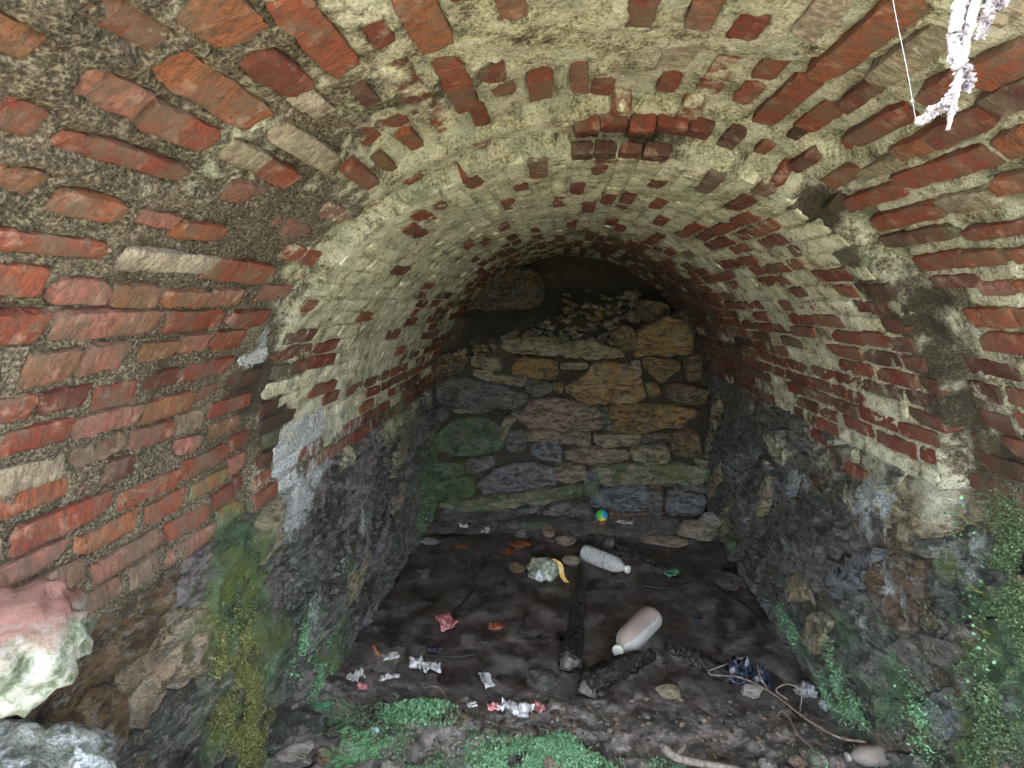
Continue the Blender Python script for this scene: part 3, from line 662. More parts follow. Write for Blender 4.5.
# ------------------------------------------------------------------ loose things: helpers
def thing(name, label, cat, loc, group=None): return link(name, None, None, loc, label, cat, group)
def tube(pts, rad, n=7, jit=0.0, seed=0, cap=True):
    pts = np.asarray(pts, float); rad = np.broadcast_to(np.asarray(rad, float), (len(pts),)); r = np.random.default_rng(seed)
    V = []
    for i, p in enumerate(pts):
        d = pts[min(i + 1, len(pts) - 1)] - pts[max(i - 1, 0)]; d = d / (np.linalg.norm(d) + 1e-9)
        a = np.cross(d, (0, 0, 1.0)); a = a / np.linalg.norm(a) if np.linalg.norm(a) > 1e-3 else np.array([1.0, 0, 0]); b = np.cross(d, a)
        for k in range(n):
            th = 2 * math.pi * k / n; V.append(p + (a * math.cos(th) + b * math.sin(th)) * rad[i] * (1 + r.normal(0, jit)))
    f = [(i * n + k, i * n + (k + 1) % n, (i + 1) * n + (k + 1) % n, (i + 1) * n + k) for i in range(len(pts) - 1) for k in range(n)]
    if cap: f += [tuple(range(n - 1, -1, -1)), tuple((len(pts) - 1) * n + k for k in range(n))]
    return np.array(V), f
def spline(ctrl, n):
    c = np.asarray(ctrl, float); c = np.vstack([2 * c[0] - c[1], c, 2 * c[-1] - c[-2]]); out = []
    m = len(c) - 3
    for t in np.linspace(0, m - 1e-6, n):
        i = int(t); u = t - i; p0, p1, p2, p3 = c[i:i + 4]
        out.append(.5 * (2 * p1 + (p2 - p0) * u + (2 * p0 - 5 * p1 + 4 * p2 - p3) * u * u + (3 * p1 - p0 - 3 * p2 + p3) * u ** 3))
    return np.array(out)
def put(name, v, f, mat, label, cat, group=None, parent=None, smooth_=True, origin=None):
    v = np.asarray(v); o0 = np.array([v[:, 0].mean(), v[:, 1].mean(), v[:, 2].min()]) if origin is None else origin
    return link(name, mesh(name, v - o0, f, mat, smooth_), parent, o0 if parent is None else o0, label, cat, group)
def rock(name, label, px, py, z, size, hue, seed, mk=(0, 0, .05, .05), flat=.7, rot=None, group=None, y=None, cat='stone', rough=.35, sub=3, mat=None):
    p = on_z(px, py, z) if y is None else on_y(px, py, y)
    v, f = rock_mesh(seed, rough, 1.0, sub); v = v * np.array(size)
    if rot: v = v @ np.array(Matrix.Rotation(rot, 3, 'Z')).T
    o = link(name, mesh(name, v, f, mat or M['stone']), None, p, label, cat, group); o.color = mk; o.pass_index = hue; return o
def sheet(name, label, cat, px, py, z, w_, h_, mat, seed, crump=.3, rot=0, group=None, n=9, lift=.5, fold=True):
    """crumpled scrap"""
    u, v = np.meshgrid(np.linspace(-.5, .5, n), np.linspace(-.5, .5, n), indexing='ij'); r = np.random.default_rng(seed)
    ee = 1 + .25 * vnoise(u * 5 + seed, v * 5, 1.0)
    if name == 'litter_scrap': w_, h_ = w_ * .78, h_ * .78
    x, y = u * w_ * ee, v * h_ * ee
    s_ = min(w_, h_); zz = crump * s_ * (np.abs(fbm(u + seed, v, 0, 3.2, 3, .6)) + .1) + lift * s_ * .2
    x = x + crump * .25 * w_ * vnoise(u * 3.5, v * 3.5, seed + .5); y = y + crump * .25 * h_ * vnoise(u * 3.5, v * 3.5, seed + 7.5)
    c_, s2 = math.cos(rot), math.sin(rot); p = on_z(px, py, z)
    P = np.stack([x * c_ - y * s2, x * s2 + y * c_, zz], -1)
    o = link(name, fast_grid(name, P, mat), None, p, label, cat, group)
    md = o.modifiers.new('thickness', 'SOLIDIFY'); md.thickness = .0015; return o

# ------------------------------------------------------------------ plastic bottles
def plastic(name, col, trans, rough, dirt, settled=False):
    t = NT(name); n = t.noise(16, 6, .65)
    f_ = t.ramp(n, [(.40, (0, 0, 0)), (.60, (1, 1, 1))]); f_ = t.math('MULTIPLY', f_, dirt)
    if settled:                                           # silt that has settled on the upper side
        sx = t.n('ShaderNodeSeparateXYZ'); t.link(t.n('ShaderNodeNewGeometry').outputs['Normal'], sx.inputs[0])
        f_ = t.math('MAXIMUM', f_, t.math('MULTIPLY', t.math('SUBTRACT', t.math('ADD', sx.outputs[2], t.math('MULTIPLY', n, .35)), .80), 9.0, clamp=True))
    cc = t.mix(f_, col, (.36, .29, .265))
    return t.finish(cc, t.math('ADD', rough, t.math('MULTIPLY', f_, .5)), t.bump(n, .3, .003), Transmission_Weight=t.math('MULTIPLY', t.math('SUBTRACT', 1.0, f_), trans), IOR=1.2)
def bottle(label, p0, p1, rad, mat, capmat, dent=0.0, seed=0, flatten=1.0, ribs=True, group='discarded plastic bottles'):
    """p0 foot, p1 mouth"""
    p0, p1 = np.asarray(p0, float), np.asarray(p1, float); L = np.linalg.norm(p1 - p0); ax = (p1 - p0) / L
    prof = [(0, .45), (0, .80), (.015, .93), (.05, 1), (.16, 1), (.18, .955), (.20, 1), (.32, 1), (.34, .955), (.36, 1), (.48, 1), (.50, .955), (.52, 1), (.66, .99), (.74, .92), (.82, .68), (.88, .42), (.91, .33), (.925, .33), (.93, .40), (.942, .40), (.945, .33), (.955, .33)]
    if not ribs: prof = [(h, 1.0 if q == .955 else q) for h, q in prof]
    n = 24; a = np.cross(ax, (0, 0, 1.0)); a /= np.linalg.norm(a); b = np.cross(a, ax); r = np.random.default_rng(seed)
    V = []
    for (h, q) in prof:
        for k in range(n):
            th = 2 * math.pi * k / n; d = 1 - dent * max(0, float(vnoise(math.cos(th) * 1.5 + seed, math.sin(th) * 1.5, h * 4))) * (1 if .05 < h < .75 else .2)
            V.append(p0 + ax * h * L + (a * math.cos(th) + b * math.sin(th) * flatten) * rad * q * d)
    f = [(i * n + k, i * n + (k + 1) % n, (i + 1) * n + (k + 1) % n, (i + 1) * n + k) for i in range(len(prof) - 1) for k in range(n)] + [tuple(range(n - 1, -1, -1))]
    root = thing('plastic_bottle', label, 'bottle', p0, group)
    me = mesh('bottle_body', np.array(V) - p0, f, mat); link('bottle_body', me, root)
    cv, cf = tube([p0 + ax * L * .944, p0 + ax * L * .95, p0 + ax * L * .995, p0 + ax * L], np.array([.40, .44, .44, .36]) * rad, 14)
    link('bottle_cap', mesh('bottle_cap', cv - p0, cf, capmat), root)
    return root
clear_p = plastic('clear_plastic', (.78, .82, .85), .55, .12, .6); cloudy_p = plastic('cloudy_plastic', (.60, .60, .61), .25, .35, .3, True); dirty_p = plastic('dirty_plastic', (.20, .18, .165), .2, .3, .6)
capw = simple('cap_plastic', (.70, .70, .68), (.85, .85, .83), 60, .45, .2); capb = simple('cap_dirty', (.18, .165, .15), (.32, .30, .28), 60, .5, .2)
bottle('clear ribbed plastic bottle floating beside the crumpled bag', on_z(584, 552, .035), on_z(629, 570, .035), .050, clear_p, capw, .12, 3)
bottle('cloudy mud-coated plastic bottle lying above the short black log', on_z(652, 616, .045), on_z(617, 652, .03), .060, cloudy_p, capw, .10, 5, .92, False)
bottle('dirty squashed plastic bottle at the foot of the mossy wall', on_z(905, 754, .115), on_z(846, 757, .115), .031, dirty_p, capb, .30, 8, .9)

# ------------------------------------------------------------------ logs, branches, twigs
wetbark = simple('wet_bark', (.004, .0035, .0035), (.018, .014, .013), 55, .25, 1.0, .014, c2=(.09, .075, .075), stretch=(1, 1, 1))
rotten = simple('rotten_wood', (.05, .042, .04), (.18, .16, .155), 50, .7, .9, .008)
pale_wood = simple('pale_peeled_wood', (.09, .07, .06), (.24, .20, .175), 30, .7, .5, .004, stretch=(3, 3, 1))
twig_m = simple('dry_twig', (.12, .08, .065), (.34, .27, .23), 60, .75, .5, .003)
def log(name, label, pts, rad, seed, endmat=True):
    c = spline(pts, 14); root = thing(name, label, 'log', c[0], 'wet rotting branches')
    v, f = tube(c, np.array(rad)[np.minimum((np.linspace(0, len(rad) - 1, 14) + .5).astype(int), len(rad) - 1)], 11, .13, seed)
    link('bark', mesh('bark', v - c[0], f, wetbark), root)
    d = (c[-1] - c[-2]); d /= np.linalg.norm(d)
    v, f = tube([c[-1] - d * .015, c[-1] + d * .006, c[-1] + d * .03], [rad[-1] * 1.0, rad[-1] * .75, rad[-1] * .2], 9, .3, seed + 1)
    link('broken_end', mesh('broken_end', v - c[0], f, rotten), root)
    if len(rad) > 2:                                   # a knot stub
        k = c[5]; v, f = tube([k, k + np.array([.02, -.01, rad[0] * 1.5])], [rad[0] * .5, rad[0] * .25], 7, .1, seed + 2)
        link('knot', mesh('knot', v - c[0], f, wetbark), root)
    return root
log('log', 'long black wet log pointing from the crumpled bag towards the mossy bank', [on_z(582, 568, .03), on_z(578, 592, .03), on_z(577, 620, .032), on_z(573, 645, .035), on_z(568, 664, .035)], [.032, .038, .040, .042, .044], 1)
log('log', 'short black split log just below the cloudy bottle', [on_z(652, 655, .015), on_z(630, 662, .03), on_z(605, 675, .038), on_z(585, 688, .038)], [.03, .042, .046, .042], 4)
log('log', 'half-sunken dark log tapering into the black plastic sheet', [on_z(668, 647, .0), on_z(690, 657, .018), on_z(712, 668, .022), on_z(735, 678, .015)], [.026, .034, .032, .026], 9)
log('log', 'dark stick slanting away behind the clear bottle', [on_z(616, 546, .02), on_z(640, 556, .02), on_z(669, 571, .012)], [.020, .019, .016], 12)
def twig(name, label, chains, mat, cat='twig', group=None):
    p0 = np.asarray(chains[0][0][0], float); root = thing(name, label, cat, p0, group)
    for i, (pts, r0, r1) in enumerate(chains):
        c = spline(pts, 6 * len(pts)); v, f = tube(c, np.linspace(r0, r1, len(c)), 6, .06, i)
        link('stem' if i == 0 else 'side_shoot', mesh('stem', v - p0, f, mat), root)
    return root
twig('twig', 'long pale twig with curled shoots reaching to the squashed bottle', [
    ([on_z(866, 742, .10), on_z(838, 737, .08), on_z(805, 718, .06), on_z(775, 695, .05), on_z(742, 678, .05), on_z(708, 675, .03)], .0045, .0025),
    ([on_z(788, 700, .05), on_z(776, 690, .09), on_z(788, 684, .11), on_z(801, 692, .10), on_z(800, 712, .04)], .003, .002),
    ([on_z(818, 751, .05), on_z(800, 737, .05), on_z(788, 716, .05), on_z(782, 711, .06), on_z(777, 716, .04)], .0028, .002),
    ([on_z(768, 690, .05), on_z(760, 676, .09), on_z(757, 664, .12)], .003, .0015),
    ([on_z(722, 676, .04), on_z(708, 672, .05), on_z(728, 663, .06), on_z(731, 657, .06)], .0025, .002)], twig_m)
twig('root', 'pale peeled root lying along the near edge of the bank', [([on_z(664, 748, .135), on_z(676, 757, .13), on_z(700, 763, .125), on_z(730, 768, .12), on_z(775, 780, .12)], .016, .009), ([on_z(676, 757, .135), on_z(684, 745, .14), on_z(680, 739, .14)], .010, .006)], pale_wood, 'root')
orange_wood = simple('orange_wood', (.20, .07, .02), (.42, .17, .06), 50, .6)
twig('stick', 'short orange-brown stick standing in the mud by the mossy left wall', [([on_z(383, 662, .0), on_z(378, 654, .02), on_z(373, 645, .07)], .007, .006), ([on_z(380, 657, .012), on_z(376, 663, .0)], .004, .003)], orange_wood, 'stick')
twig('grass_stalk', 'thin bent pale stalk arching over the moss', [([on_z(447, 700, .02), on_z(442, 690, .06), on_z(434, 686, .08), on_z(424, 688, .06)], .003, .0018)], pale_wood, 'stalk')
darktw = simple('dark_twig', (.008, .007, .007), (.03, .025, .023), 50, .4)
for i, (lab, pts) in enumerate([('sunken black twig with a hooked tip in front of the clear bottle', [(642, 585), (665, 588), (690, 583), (705, 575)]), ('thin black twig sunken near the right-hand wall', [(690, 570), (720, 590), (750, 610), (775, 640)]), ('curved black twig sunken between red wrapper and rubble', [(470, 560), (475, 585), (465, 600), (452, 612)]),
                              ('small hooked black twig beside the red leaf', [(524, 628), (523, 620), (527, 612)]), ('black twig lying above the white litter', [(430, 655), (455, 657), (475, 654)])]):
    twig('sunken_twig', lab, [([on_z(a, b, .004) for a, b in pts], .006, .004)], darktw, 'twig', 'sunken twigs')

# ------------------------------------------------------------------ stones lying about
G = 'loose stones on the tunnel floor'
rock('stone', 'large pale rounded stone leaning in the far right corner', 697, 530, .05, (.13, .09, .08), 72, 3, group=G, flat=.7)
rock('stone', 'light angular stone propped on the large stone in the far right corner', 711, 521, .12, (.085, .06, .06), 90, 5, group=G)
rock('stone', 'flat brown slab lying half in the water near the far right corner', 662, 540, .01, (.16, .10, .025), 76, 8, group=G)
rock('stone', 'small pinkish stone beside the foot of the clear bottle', 566, 541, .02, (.075, .045, .035), 80, 12, group=G)
rock('stone', 'beige stone wedged between clear bottle and crumpled bag', 572, 561, .02, (.065, .04, .03), 72, 14, group=G)
rock('stone', 'small upright pink stone in front of the back wall', 549, 532, .04, (.05, .04, .05), 80, 17, group=G)
rock('stone', 'dark grey stone poking up at the end of the slanting stick', 609, 543, .02, (.04, .04, .045), 22, 21, group=G)
rock('stone', 'small brown stone left of the crumpled bag', 517, 568, .01, (.05, .04, .03), 52, 22, group=G)
rock('stone', 'flat grey stone in the far left corner', 432, 541, .01, (.075, .045, .02), 38, 25, group=G)
rock('stone', 'flat green-grey slab lying under the back wall', 525, 524, .03, (.20, .07, .035), 20, 28, mk=(0, 0, .5, .1), group=G)
rock('stone', 'small dark pinkish stone among the rubble under the back wall', 523, 534, .02, (.05, .04, .04), 32, 31, group=G)
rock('stone', 'long pink-brown slab against the foot of the back wall', 640, 515, .03, (.20, .05, .04), 78, 33, group=G)
rock('stone', 'smooth brown stone half sunk before the short black log', 668, 692, .0, (.055, .04, .02), 76, 36, group=G)
rock('stone', 'pale oval stone beneath the long twig', 751, 690, .02, (.05, .035, .025), 90, 39, group=G)
rock('stone', 'dark rough stone at the foot of the green left wall', 300, 727, .10, (.10, .06, .05), 12, 41, mk=(0, .25, .15, .2), group=G)
rock('stone', 'bone-coloured elongated stone topmost in the bottom left heap', 300, 748, .13, (.065, .03, .02), 88, 44, group=G, mk=(0, .1, 0, 0))
rock('stone', 'bone-coloured elongated stone lowest in the bottom left heap', 291, 760, .11, (.07, .03, .022), 86, 46, group=G, mk=(0, .15, 0, 0))
rock('stone', 'rusty brown stone between fern and bone-coloured stones', 325, 755, .12, (.03, .028, .03), 52, 48, group=G)
rock('stone', 'pinkish pebble on the moss mound by the lower edge', 551, 764, .12, (.022, .02, .018), 80, 50, group=G)
rock('stone', 'pale pebble below the fern at the lower edge', 388, 766, .11, (.035, .02, .018), 88, 52, group=G)
rock('mud_clod', 'crumbling grey mud clod beside the broken end of the long log', 543, 679, .0, (.07, .055, .025), 22, 57, cat='mud clod', rough=.9, mk=(0, .15, 0, .2))
rock('stone', 'pale pebble right of the peeled root', 768, 764, .10, (.03, .02, .016), 88, 57, group=G)
rock('stone', 'pink-grey pebble beside the peeled root near the squashed bottle', 797, 762, .10, (.03, .02, .016), 80, 58, group=G)
gv, gf, gk = [], [], 0; rg = np.random.default_rng(77); rv = [rock_mesh(300 + i, .5, .7, 1) for i in range(5)]
for i in range(1100):
    px, py = rg.uniform(330, 870), rg.normal(722, 22)
    if py < 685 or (px < 480 and py < 700): continue
    p = on_z(px, py, .06); p[2] = float(ground_z(np.array(p[0]), np.array(p[1]))); v, f = rv[i % 5]; z_ = rg.uniform(.004, .013) * (1.6 if rg.random() < .08 else 1)
    an = rg.uniform(0, 6.28); c_, s_ = math.cos(an), math.sin(an); q = v * np.array([1.4, 1, .8]) * z_; q = np.stack([q[:, 0] * c_ - q[:, 1] * s_, q[:, 0] * s_ + q[:, 1] * c_, q[:, 2]], -1) + p
    gv.append(q); gf += [tuple(a + gk for a in t_) for t_ in f]; gk += len(v)
gv = np.concatenate(gv); gme = mesh('gravel', gv, gf, M['stone_a']); hh = np.repeat(rg.choice((.05, .12, .5, .72, .78, .86, .3), size=gk // len(rv[0][0])), len(rv[0][0]))
set_attr(gme, [np.full(gk, q) for q in (0, .05, .1, .25)], hh); link('gravel', gme, None, None, 'fine gravel and crumbs of earth strewn over the mud bank', 'gravel', None, 'stuff')
# the two bright rocks on the broken left end of the wall, with the block that carries them
white_rock = None
t = NT('white_rock'); n1, n2 = t.noise(9, 6, .65), t.noise(40, 6, .7)
sep = t.n('ShaderNodeSeparateXYZ'); t.link(t.n('ShaderNodeTexCoord').outputs['Object'], sep.inputs[0])
cc = t.ramp(n2, [(.34, (.035, .05, .025)), (.45, (.12, .14, .10)), (.55, (.26, .26, .24))])
pinkf = t.math('MULTIPLY', t.math('SUBTRACT', t.math('ADD', sep.outputs[2], t.math('MULTIPLY', n1, .10)), .062), 40.0, clamp=True)
cc = t.mix(pinkf, cc, t.mix(n2, (.09, .035, .028), (.25, .13, .11)))
white_rock = t.finish(cc, .8, t.bump(t.math('ADD', n1, t.math('MULTIPLY', n2, .6)), .8, .012))
rock('rock', 'bright white rock with a pink brick-coloured top at the left edge', 12, 645, 0, (.082, .085, .092), 90, 62, y=.66, cat='rock', rough=.75, sub=4, mat=white_rock, group='rocks piled at the broken wall end')
rock('rock', 'lichen-speckled grey rock in the bottom left corner', 20, 790, 0, (.16, .12, .085), 20, 64, y=.66, cat='rock', rough=.6, sub=4, mk=(.1, .5, .45, .1), group='rocks piled at the broken wall end')
v, f = rock_mesh(66, .3, 1.0, 3); v = v * np.array((.19, .18, .36))
o = link('rock', mesh('rock', v, f, M['stone']), None, (-.68, .66, .42), 'tall rough block carrying the two rocks at the left edge', 'rock', 'rocks piled at the broken wall end'); o.color = (.2, .1, .3, .3); o.pass_index = 50

# ------------------------------------------------------------------ litter
whitep = simple('white_litter', (.16, .15, .15), (.50, .50, .53), 45, .5, .4, c2=(.80, .82, .86)); redp = simple('red_wrapper', (.28, .05, .06), (.58, .30, .32), 50, .45, .3)
blackp = simple('black_plastic', (.006, .007, .012), (.03, .035, .06), 60, .18, .4, c2=(.10, .12, .20)); leafp = simple('leaf_green', (.05, .16, .09), (.12, .32, .20), 60, .5)
bagp = simple('bag_plastic', (.12, .16, .10), (.36, .40, .30), 40, .35, .6, c2=(.70, .70, .68)); yel = simple('yellow_wrapper', (.55, .30, .05), (.80, .62, .25), 40, .4)
redleaf = simple('red_leaf', (.16, .03, .02), (.40, .12, .08), 60, .5); orl = simple('orange_leaf', (.22, .05, .015), (.42, .13, .04), 60, .5); blup = simple('blue_scrap', (.30, .42, .52), (.55, .68, .75), 60, .4)
pinkp = simple('pink_scrap', (.55, .12, .16), (.8, .4, .42), 60, .5)
bagr = thing('plastic_bag', 'crumpled greenish plastic bag with a yellow strip in the water', 'bag', on_z(545, 574, 0), None)
v, f = rock_mesh(70, .9, 1.0, 3); v = v * np.array((.115, .085, .07)); v[:, 2] += .03
link('bag_body', mesh('bag_body', v, f, bagp), bagr)
q = spline([np.array([.045, -.02, .10]), np.array([.085, -.05, .085]), np.array([.10, -.085, .03]), np.array([.125, -.12, .012])], 12)
vv = np.concatenate([q + np.array([-.014, .004, .004]), q + np.array([.014, -.004, .006])]); n_ = 12
link('yellow_strip', mesh('yellow_strip', vv, [(i, i + 1, n_ + i + 1, n_ + i) for i in range(n_ - 1)], yel), bagr)
v, f = rock_mesh(71, .8, 1.0, 2); v = v * np.array((.035, .03, .04)) + np.array([-.03, -.075, .035]); link('white_corner', mesh('white_corner', v, f, whitep), bagr)
sheet('wrapper', 'torn red and pink wrapper floating on the dark water', 'wrapper', 447, 626, .0, .085, .12, redp, 3, .45, .5)
sheet('leaf', 'small dark red leaf floating right of the red wrapper', 'leaf', 497, 628, .0, .075, .05, redleaf, 5, .3, .2)
sheet('leaf', 'sunken orange leaf nearest the back wall', 'leaf', 520, 546, -.001, .12, .07, orl, 7, .2, .4, 'sunken orange leaves')
sheet('leaf', 'sunken orange leaf left of the crumpled bag', 'leaf', 508, 553, -.001, .09, .06, orl, 8, .2, 1.0, 'sunken orange leaves')
sheet('leaf', 'small orange leaf near the far left corner', 'leaf', 461, 547, -.001, .06, .05, orl, 9, .2, .1, 'sunken orange leaves')
sheet('leaf', 'wet green leaf at the tip of the slanting stick', 'leaf', 672, 575, .005, .085, .05, leafp, 11, .4, .5)
sheet('leaf', 'broad flat green leaf against the left wall above the dark stone', 'leaf', 316, 708, .06, .10, .045, leafp, 12, .2, .1)
sheet('litter_scrap', 'white plastic strip in the mud right of the orange stick', 'litter', 391, 658, .01, .085, .05, whitep, 14, .35, .4, 'white litter by the left wall')
sheet('litter_scrap', 'largest white frothy scrap in the litter by the left wall', 'litter', 424, 670, .02, .17, .06, whitep, 15, .8, -.2, 'white litter by the left wall', 14)
sheet('litter_scrap', 'thin white scrap left of the frothy scrap', 'litter', 389, 679, .02, .09, .03, whitep, 16, .8, .3, 'white litter by the left wall')
sheet('litter_scrap', 'pink scrap in the litter nearest the left wall', 'litter', 362, 689, .03, .05, .04, pinkp, 17, .6, .3, 'white litter by the left wall')
sheet('litter_scrap', 'grey-white scrap highest in the litter by the left wall', 'litter', 356, 680, .03, .08, .05, whitep, 18, .8, .7, 'white litter by the left wall')
sheet('litter_scrap', 'dark bluish scrap above the frothy white litter', 'litter', 434, 652, .008, .08, .03, blackp, 19, .6, 0, 'white litter by the left wall')
sheet('litter_scrap', 'white rag shaped like a feather on the mud bank', 'litter', 487, 683, .045, .06, .11, whitep, 20, .6, .5)
sheet('litter_scrap', 'small round white scrap on the mud bank', 'litter', 472, 706, .055, .045, .03, whitep, 21, .5, .2, 'scraps on the mud bank')
sheet('litter_scrap', 'pink scrap amid shredded white litter on the mud bank', 'litter', 493, 709, .055, .05, .04, pinkp, 22, .5, .2, 'scraps on the mud bank')
sheet('litter_scrap', 'shredded white net-like litter on the mud bank', 'litter', 514, 713, .05, .13, .06, whitep, 23, .9, -.3, 'scraps on the mud bank', 14)
sheet('litter_scrap', 'red-tinged scrap furthest along the mud bank', 'litter', 538, 710, .045, .06, .04, redp, 24, .6, -.5, 'scraps on the mud bank')
sheet('litter_scrap', 'pale blue scrap lying on the moss above the fern', 'litter', 375, 732, .10, .03, .035, blup, 25, .5, .4)
sheet('black_plastic_sheet', 'crumpled glossy black plastic at the end of the sunken log', 'plastic sheet', 748, 681, .005, .16, .11, blackp, 26, .6, -.3, None, 14)
sheet('litter_scrap', 'small white scrap above the glossy black plastic', 'litter', 740, 659, .01, .04, .02, whitep, 27, .4, .2)
sheet('litter_scrap', 'white scrap under the back wall by the far left corner', 'litter', 464, 528, .025, .07, .06, whitep, 28, .6, .2, 'scraps under the back wall')
sheet('litter_scrap', 'pale blue-white scrap right of the far left corner', 'litter', 486, 532, .02, .08, .06, whitep, 29, .5, 1.1, 'scraps under the back wall')
sheet('litter_scrap', 'silvery scrap under the back wall right of the ball', 'litter', 625, 524, .03, .12, .04, whitep, 30, .7, 0, 'scraps under the back wall')
sheet('litter_scrap', 'dark blue scrap drifting below the green leaf', 'litter', 697, 620, .003, .07, .05, blackp, 31, .5, .8)
foil = simple('foil', (.10, .10, .12), (.45, .46, .52), 80, .25, 1.0, .01)
rock('foil_ball', 'crumpled foil lump beside the loop of the twig', 806, 690, .02, (.045, .035, .025), 40, 75, cat='litter', rough=1.0, mat=foil)
rock('foil_ball', 'smaller crumpled foil lump near the right wall', 827, 705, .02, (.03, .025, .02), 40, 76, cat='litter', rough=1.0, mat=foil)
# toy ball with three coloured panels
broot = thing('toy_ball', 'small blue, green and yellow ball in front of the back wall', 'ball', on_z(602, 518, .05))
import bmesh as _bm
bm = _bm.new(); _bm.ops.create_uvsphere(bm, u_segments=24, v_segments=14, radius=.042)
bv = np.array([q.co[:] for q in bm.verts]); bf = [tuple(q.index for q in p.verts) for p in bm.faces]; bm.free()
for k, (nm, c0) in enumerate((('blue_panel', (.04, .30, .65)), ('green_panel', (.10, .55, .12)), ('yellow_panel', (.85, .75, .08)))):
    keep = []
    for p in bf:
        c_ = bv[list(p)].mean(0); a = (math.atan2(c_[2], c_[0]) + .5) % (2 * math.pi)
        if int(a / (2 * math.pi / 3)) == k: keep.append(p)
    link(nm, mesh(nm, bv + np.array([0, 0, .02]), keep, simple(nm, c0, tuple(min(1, q * 1.2) for q in c0), 30, .35, .05)), broot)
sheet('litter_scrap', 'orange-red scrap just below the coloured ball', 'litter', 602, 524, .03, .05, .05, simple('orange_scrap', (.6, .12, .06), (.85, .35, .22), 60, .5), 33, .4, .1)
# wood chip resting on a ledge of the right wall
s, y = hit(817, 597); P0 = to_world(np.array(s), np.array(y), np.array(-.022))
v, f = rock_mesh(80, .3, 1, 2); v = v * np.array((.012, .04, .018)); v = v @ np.array(Matrix.Rotation(.5, 3, 'X')).T
link('wood_chip', mesh('wood_chip', v, f, pale_wood), None, P0, 'small pale wood chip caught on the dark right wall', 'wood chip')

# ------------------------------------------------------------------ moss, fern, plants
def moss_mat(name, c0, c1, c2):
    t = NT(name); n = t.noise(60, 5, .7); g = t.n('ShaderNodeNewGeometry')
    v = t.math('ADD', t.math('MULTIPLY', n, .6), t.math('MULTIPLY', g.outputs['Random Per Island'], .4))
    return t.finish(t.ramp(v, [(.25, c0), (.5, c1), (.75, c2)]), .7, None, Subsurface_Weight=0.0)
bright = moss_mat('moss_bright', (.04, .10, .045), (.14, .31, .16), (.36, .58, .37)); olive = moss_mat('moss_olive', (.04, .045, .015), (.14, .145, .045), (.32, .33, .13)); teal = moss_mat('moss_teal', (.03, .055, .028), (.10, .18, .09), (.27, .42, .26))
def moss(name, label, P, N, size, mat, seed=0, up=.7):
    """tiny leaves scattered at P with normals N"""
    r = np.random.default_rng(seed); k = len(P)
    a = r.normal(size=(k, 3)); d = N * up + a * .55; d /= np.linalg.norm(d, axis=1)[:, None]
    b = np.cross(d, r.normal(size=(k, 3))); b /= np.linalg.norm(b, axis=1)[:, None]
    L = size * r.uniform(.5, 1.5, k)[:, None]
    base = P - N * size * .2
    V = np.stack([base, base + d * L * .5 + b * L * .28, base + d * L, base + d * L * .5 - b * L * .28], 1).reshape(-1, 3)
    Q = np.arange(k * 4).reshape(k, 4); o0 = P.mean(0)
    me = bpy.data.meshes.new(name); me.vertices.add(k * 4); me.vertices.foreach_set('co', (V - o0).reshape(-1).astype(np.float32))
    me.loops.add(k * 4); me.loops.foreach_set('vertex_index', Q.reshape(-1).astype(np.int32)); me.polygons.add(k); me.polygons.foreach_set('loop_start', (np.arange(k) * 4).astype(np.int32)); me.update(calc_edges=True); me.materials.append(mat)
    return link(name, me, None, o0, label, 'moss', None, 'stuff')
def moss_ground(label, blobs, count, size, mat, seed, hmound=0.0):
    r = np.random.default_rng(seed); P = []
    for (px, py, rx, ry, frac) in blobs:
        c_ = on_z(px, py, .08); k = int(count * frac)
        q = r.normal(size=(k, 2)) * .5; x, y = c_[0] + q[:, 0] * rx, c_[1] + q[:, 1] * ry
        keep = 1.3 * vnoise(x * 15, y * 15, seed) + (.2 if hmound == 0 else .5) > r.uniform(-.2, .5, k); x, y, q = x[keep], y[keep], q[keep]
        z = ground_z(x, y) + hmound * np.exp(-np.sum(q ** 2, 1) * 1.6); P.append(np.stack([x, y, z], -1))
    P = np.concatenate(P); N = np.tile((0, 0, 1.0), (len(P), 1)); return moss('moss', label, P, N, size, mat, seed)
def moss_wall(label, blobs, count, size, mat, seed):
    r = np.random.default_rng(seed); P, N = [], []
    for (px, py, rs, ry, frac) in blobs:
        s, y = hit(px, py); k = int(count * frac); q = r.normal(size=(k, 2)) * .5; S, Y = s + q[:, 0] * rs, y + q[:, 1] * ry
        keep = 1.5 * vnoise(S * 20, Y * 20, seed) + .12 > r.uniform(-.2, .5, k); S, Y = S[keep], Y[keep]
        x, z, nx, nz = section(S, off(S, Y) - .022 + r.uniform(-.012, .012, len(S))); P.append(np.stack([x, Y, z], -1)); N.append(np.stack([-nx, 0 * nx, -nz + .3], -1))
    return moss('moss', label, np.concatenate(P), np.concatenate(N), size, mat, seed)
moss_ground('low green moss carpeting the bank by the left wall', [(400, 725, .30, .14, .35), (340, 712, .16, .1, .1), (460, 745, .22, .10, .2), (640, 760, .25, .05, .05), (850, 757, .22, .06, .08)], 30000, .0085, teal, 1)
moss_ground('bright rounded moss cushion at the middle of the near edge', [(540, 752, .22, .10, 1)], 14000, .009, bright, 2, .035)
moss_ground('small upright moss tuft beside the pale stalk', [(415, 703, .10, .07, 1)], 5000, .013, bright, 3, .05)
moss_wall('yellow-green moss patch hanging on the left wall', [(232, 690, .22, .10, .6), (218, 660, .12, .06, .2), (245, 750, .16, .10, .2)], 42000, .0052, olive, 4)
moss_wall('green moss strip climbing the right wall at the edge', [(998, 560, .16, .07, .25), (1000, 640, .22, .08, .4), (985, 730, .22, .16, .35)], 42000, .0052, moss_mat('moss_mid', (.03, .05, .02), (.085, .135, .06), (.21, .30, .16)), 5)
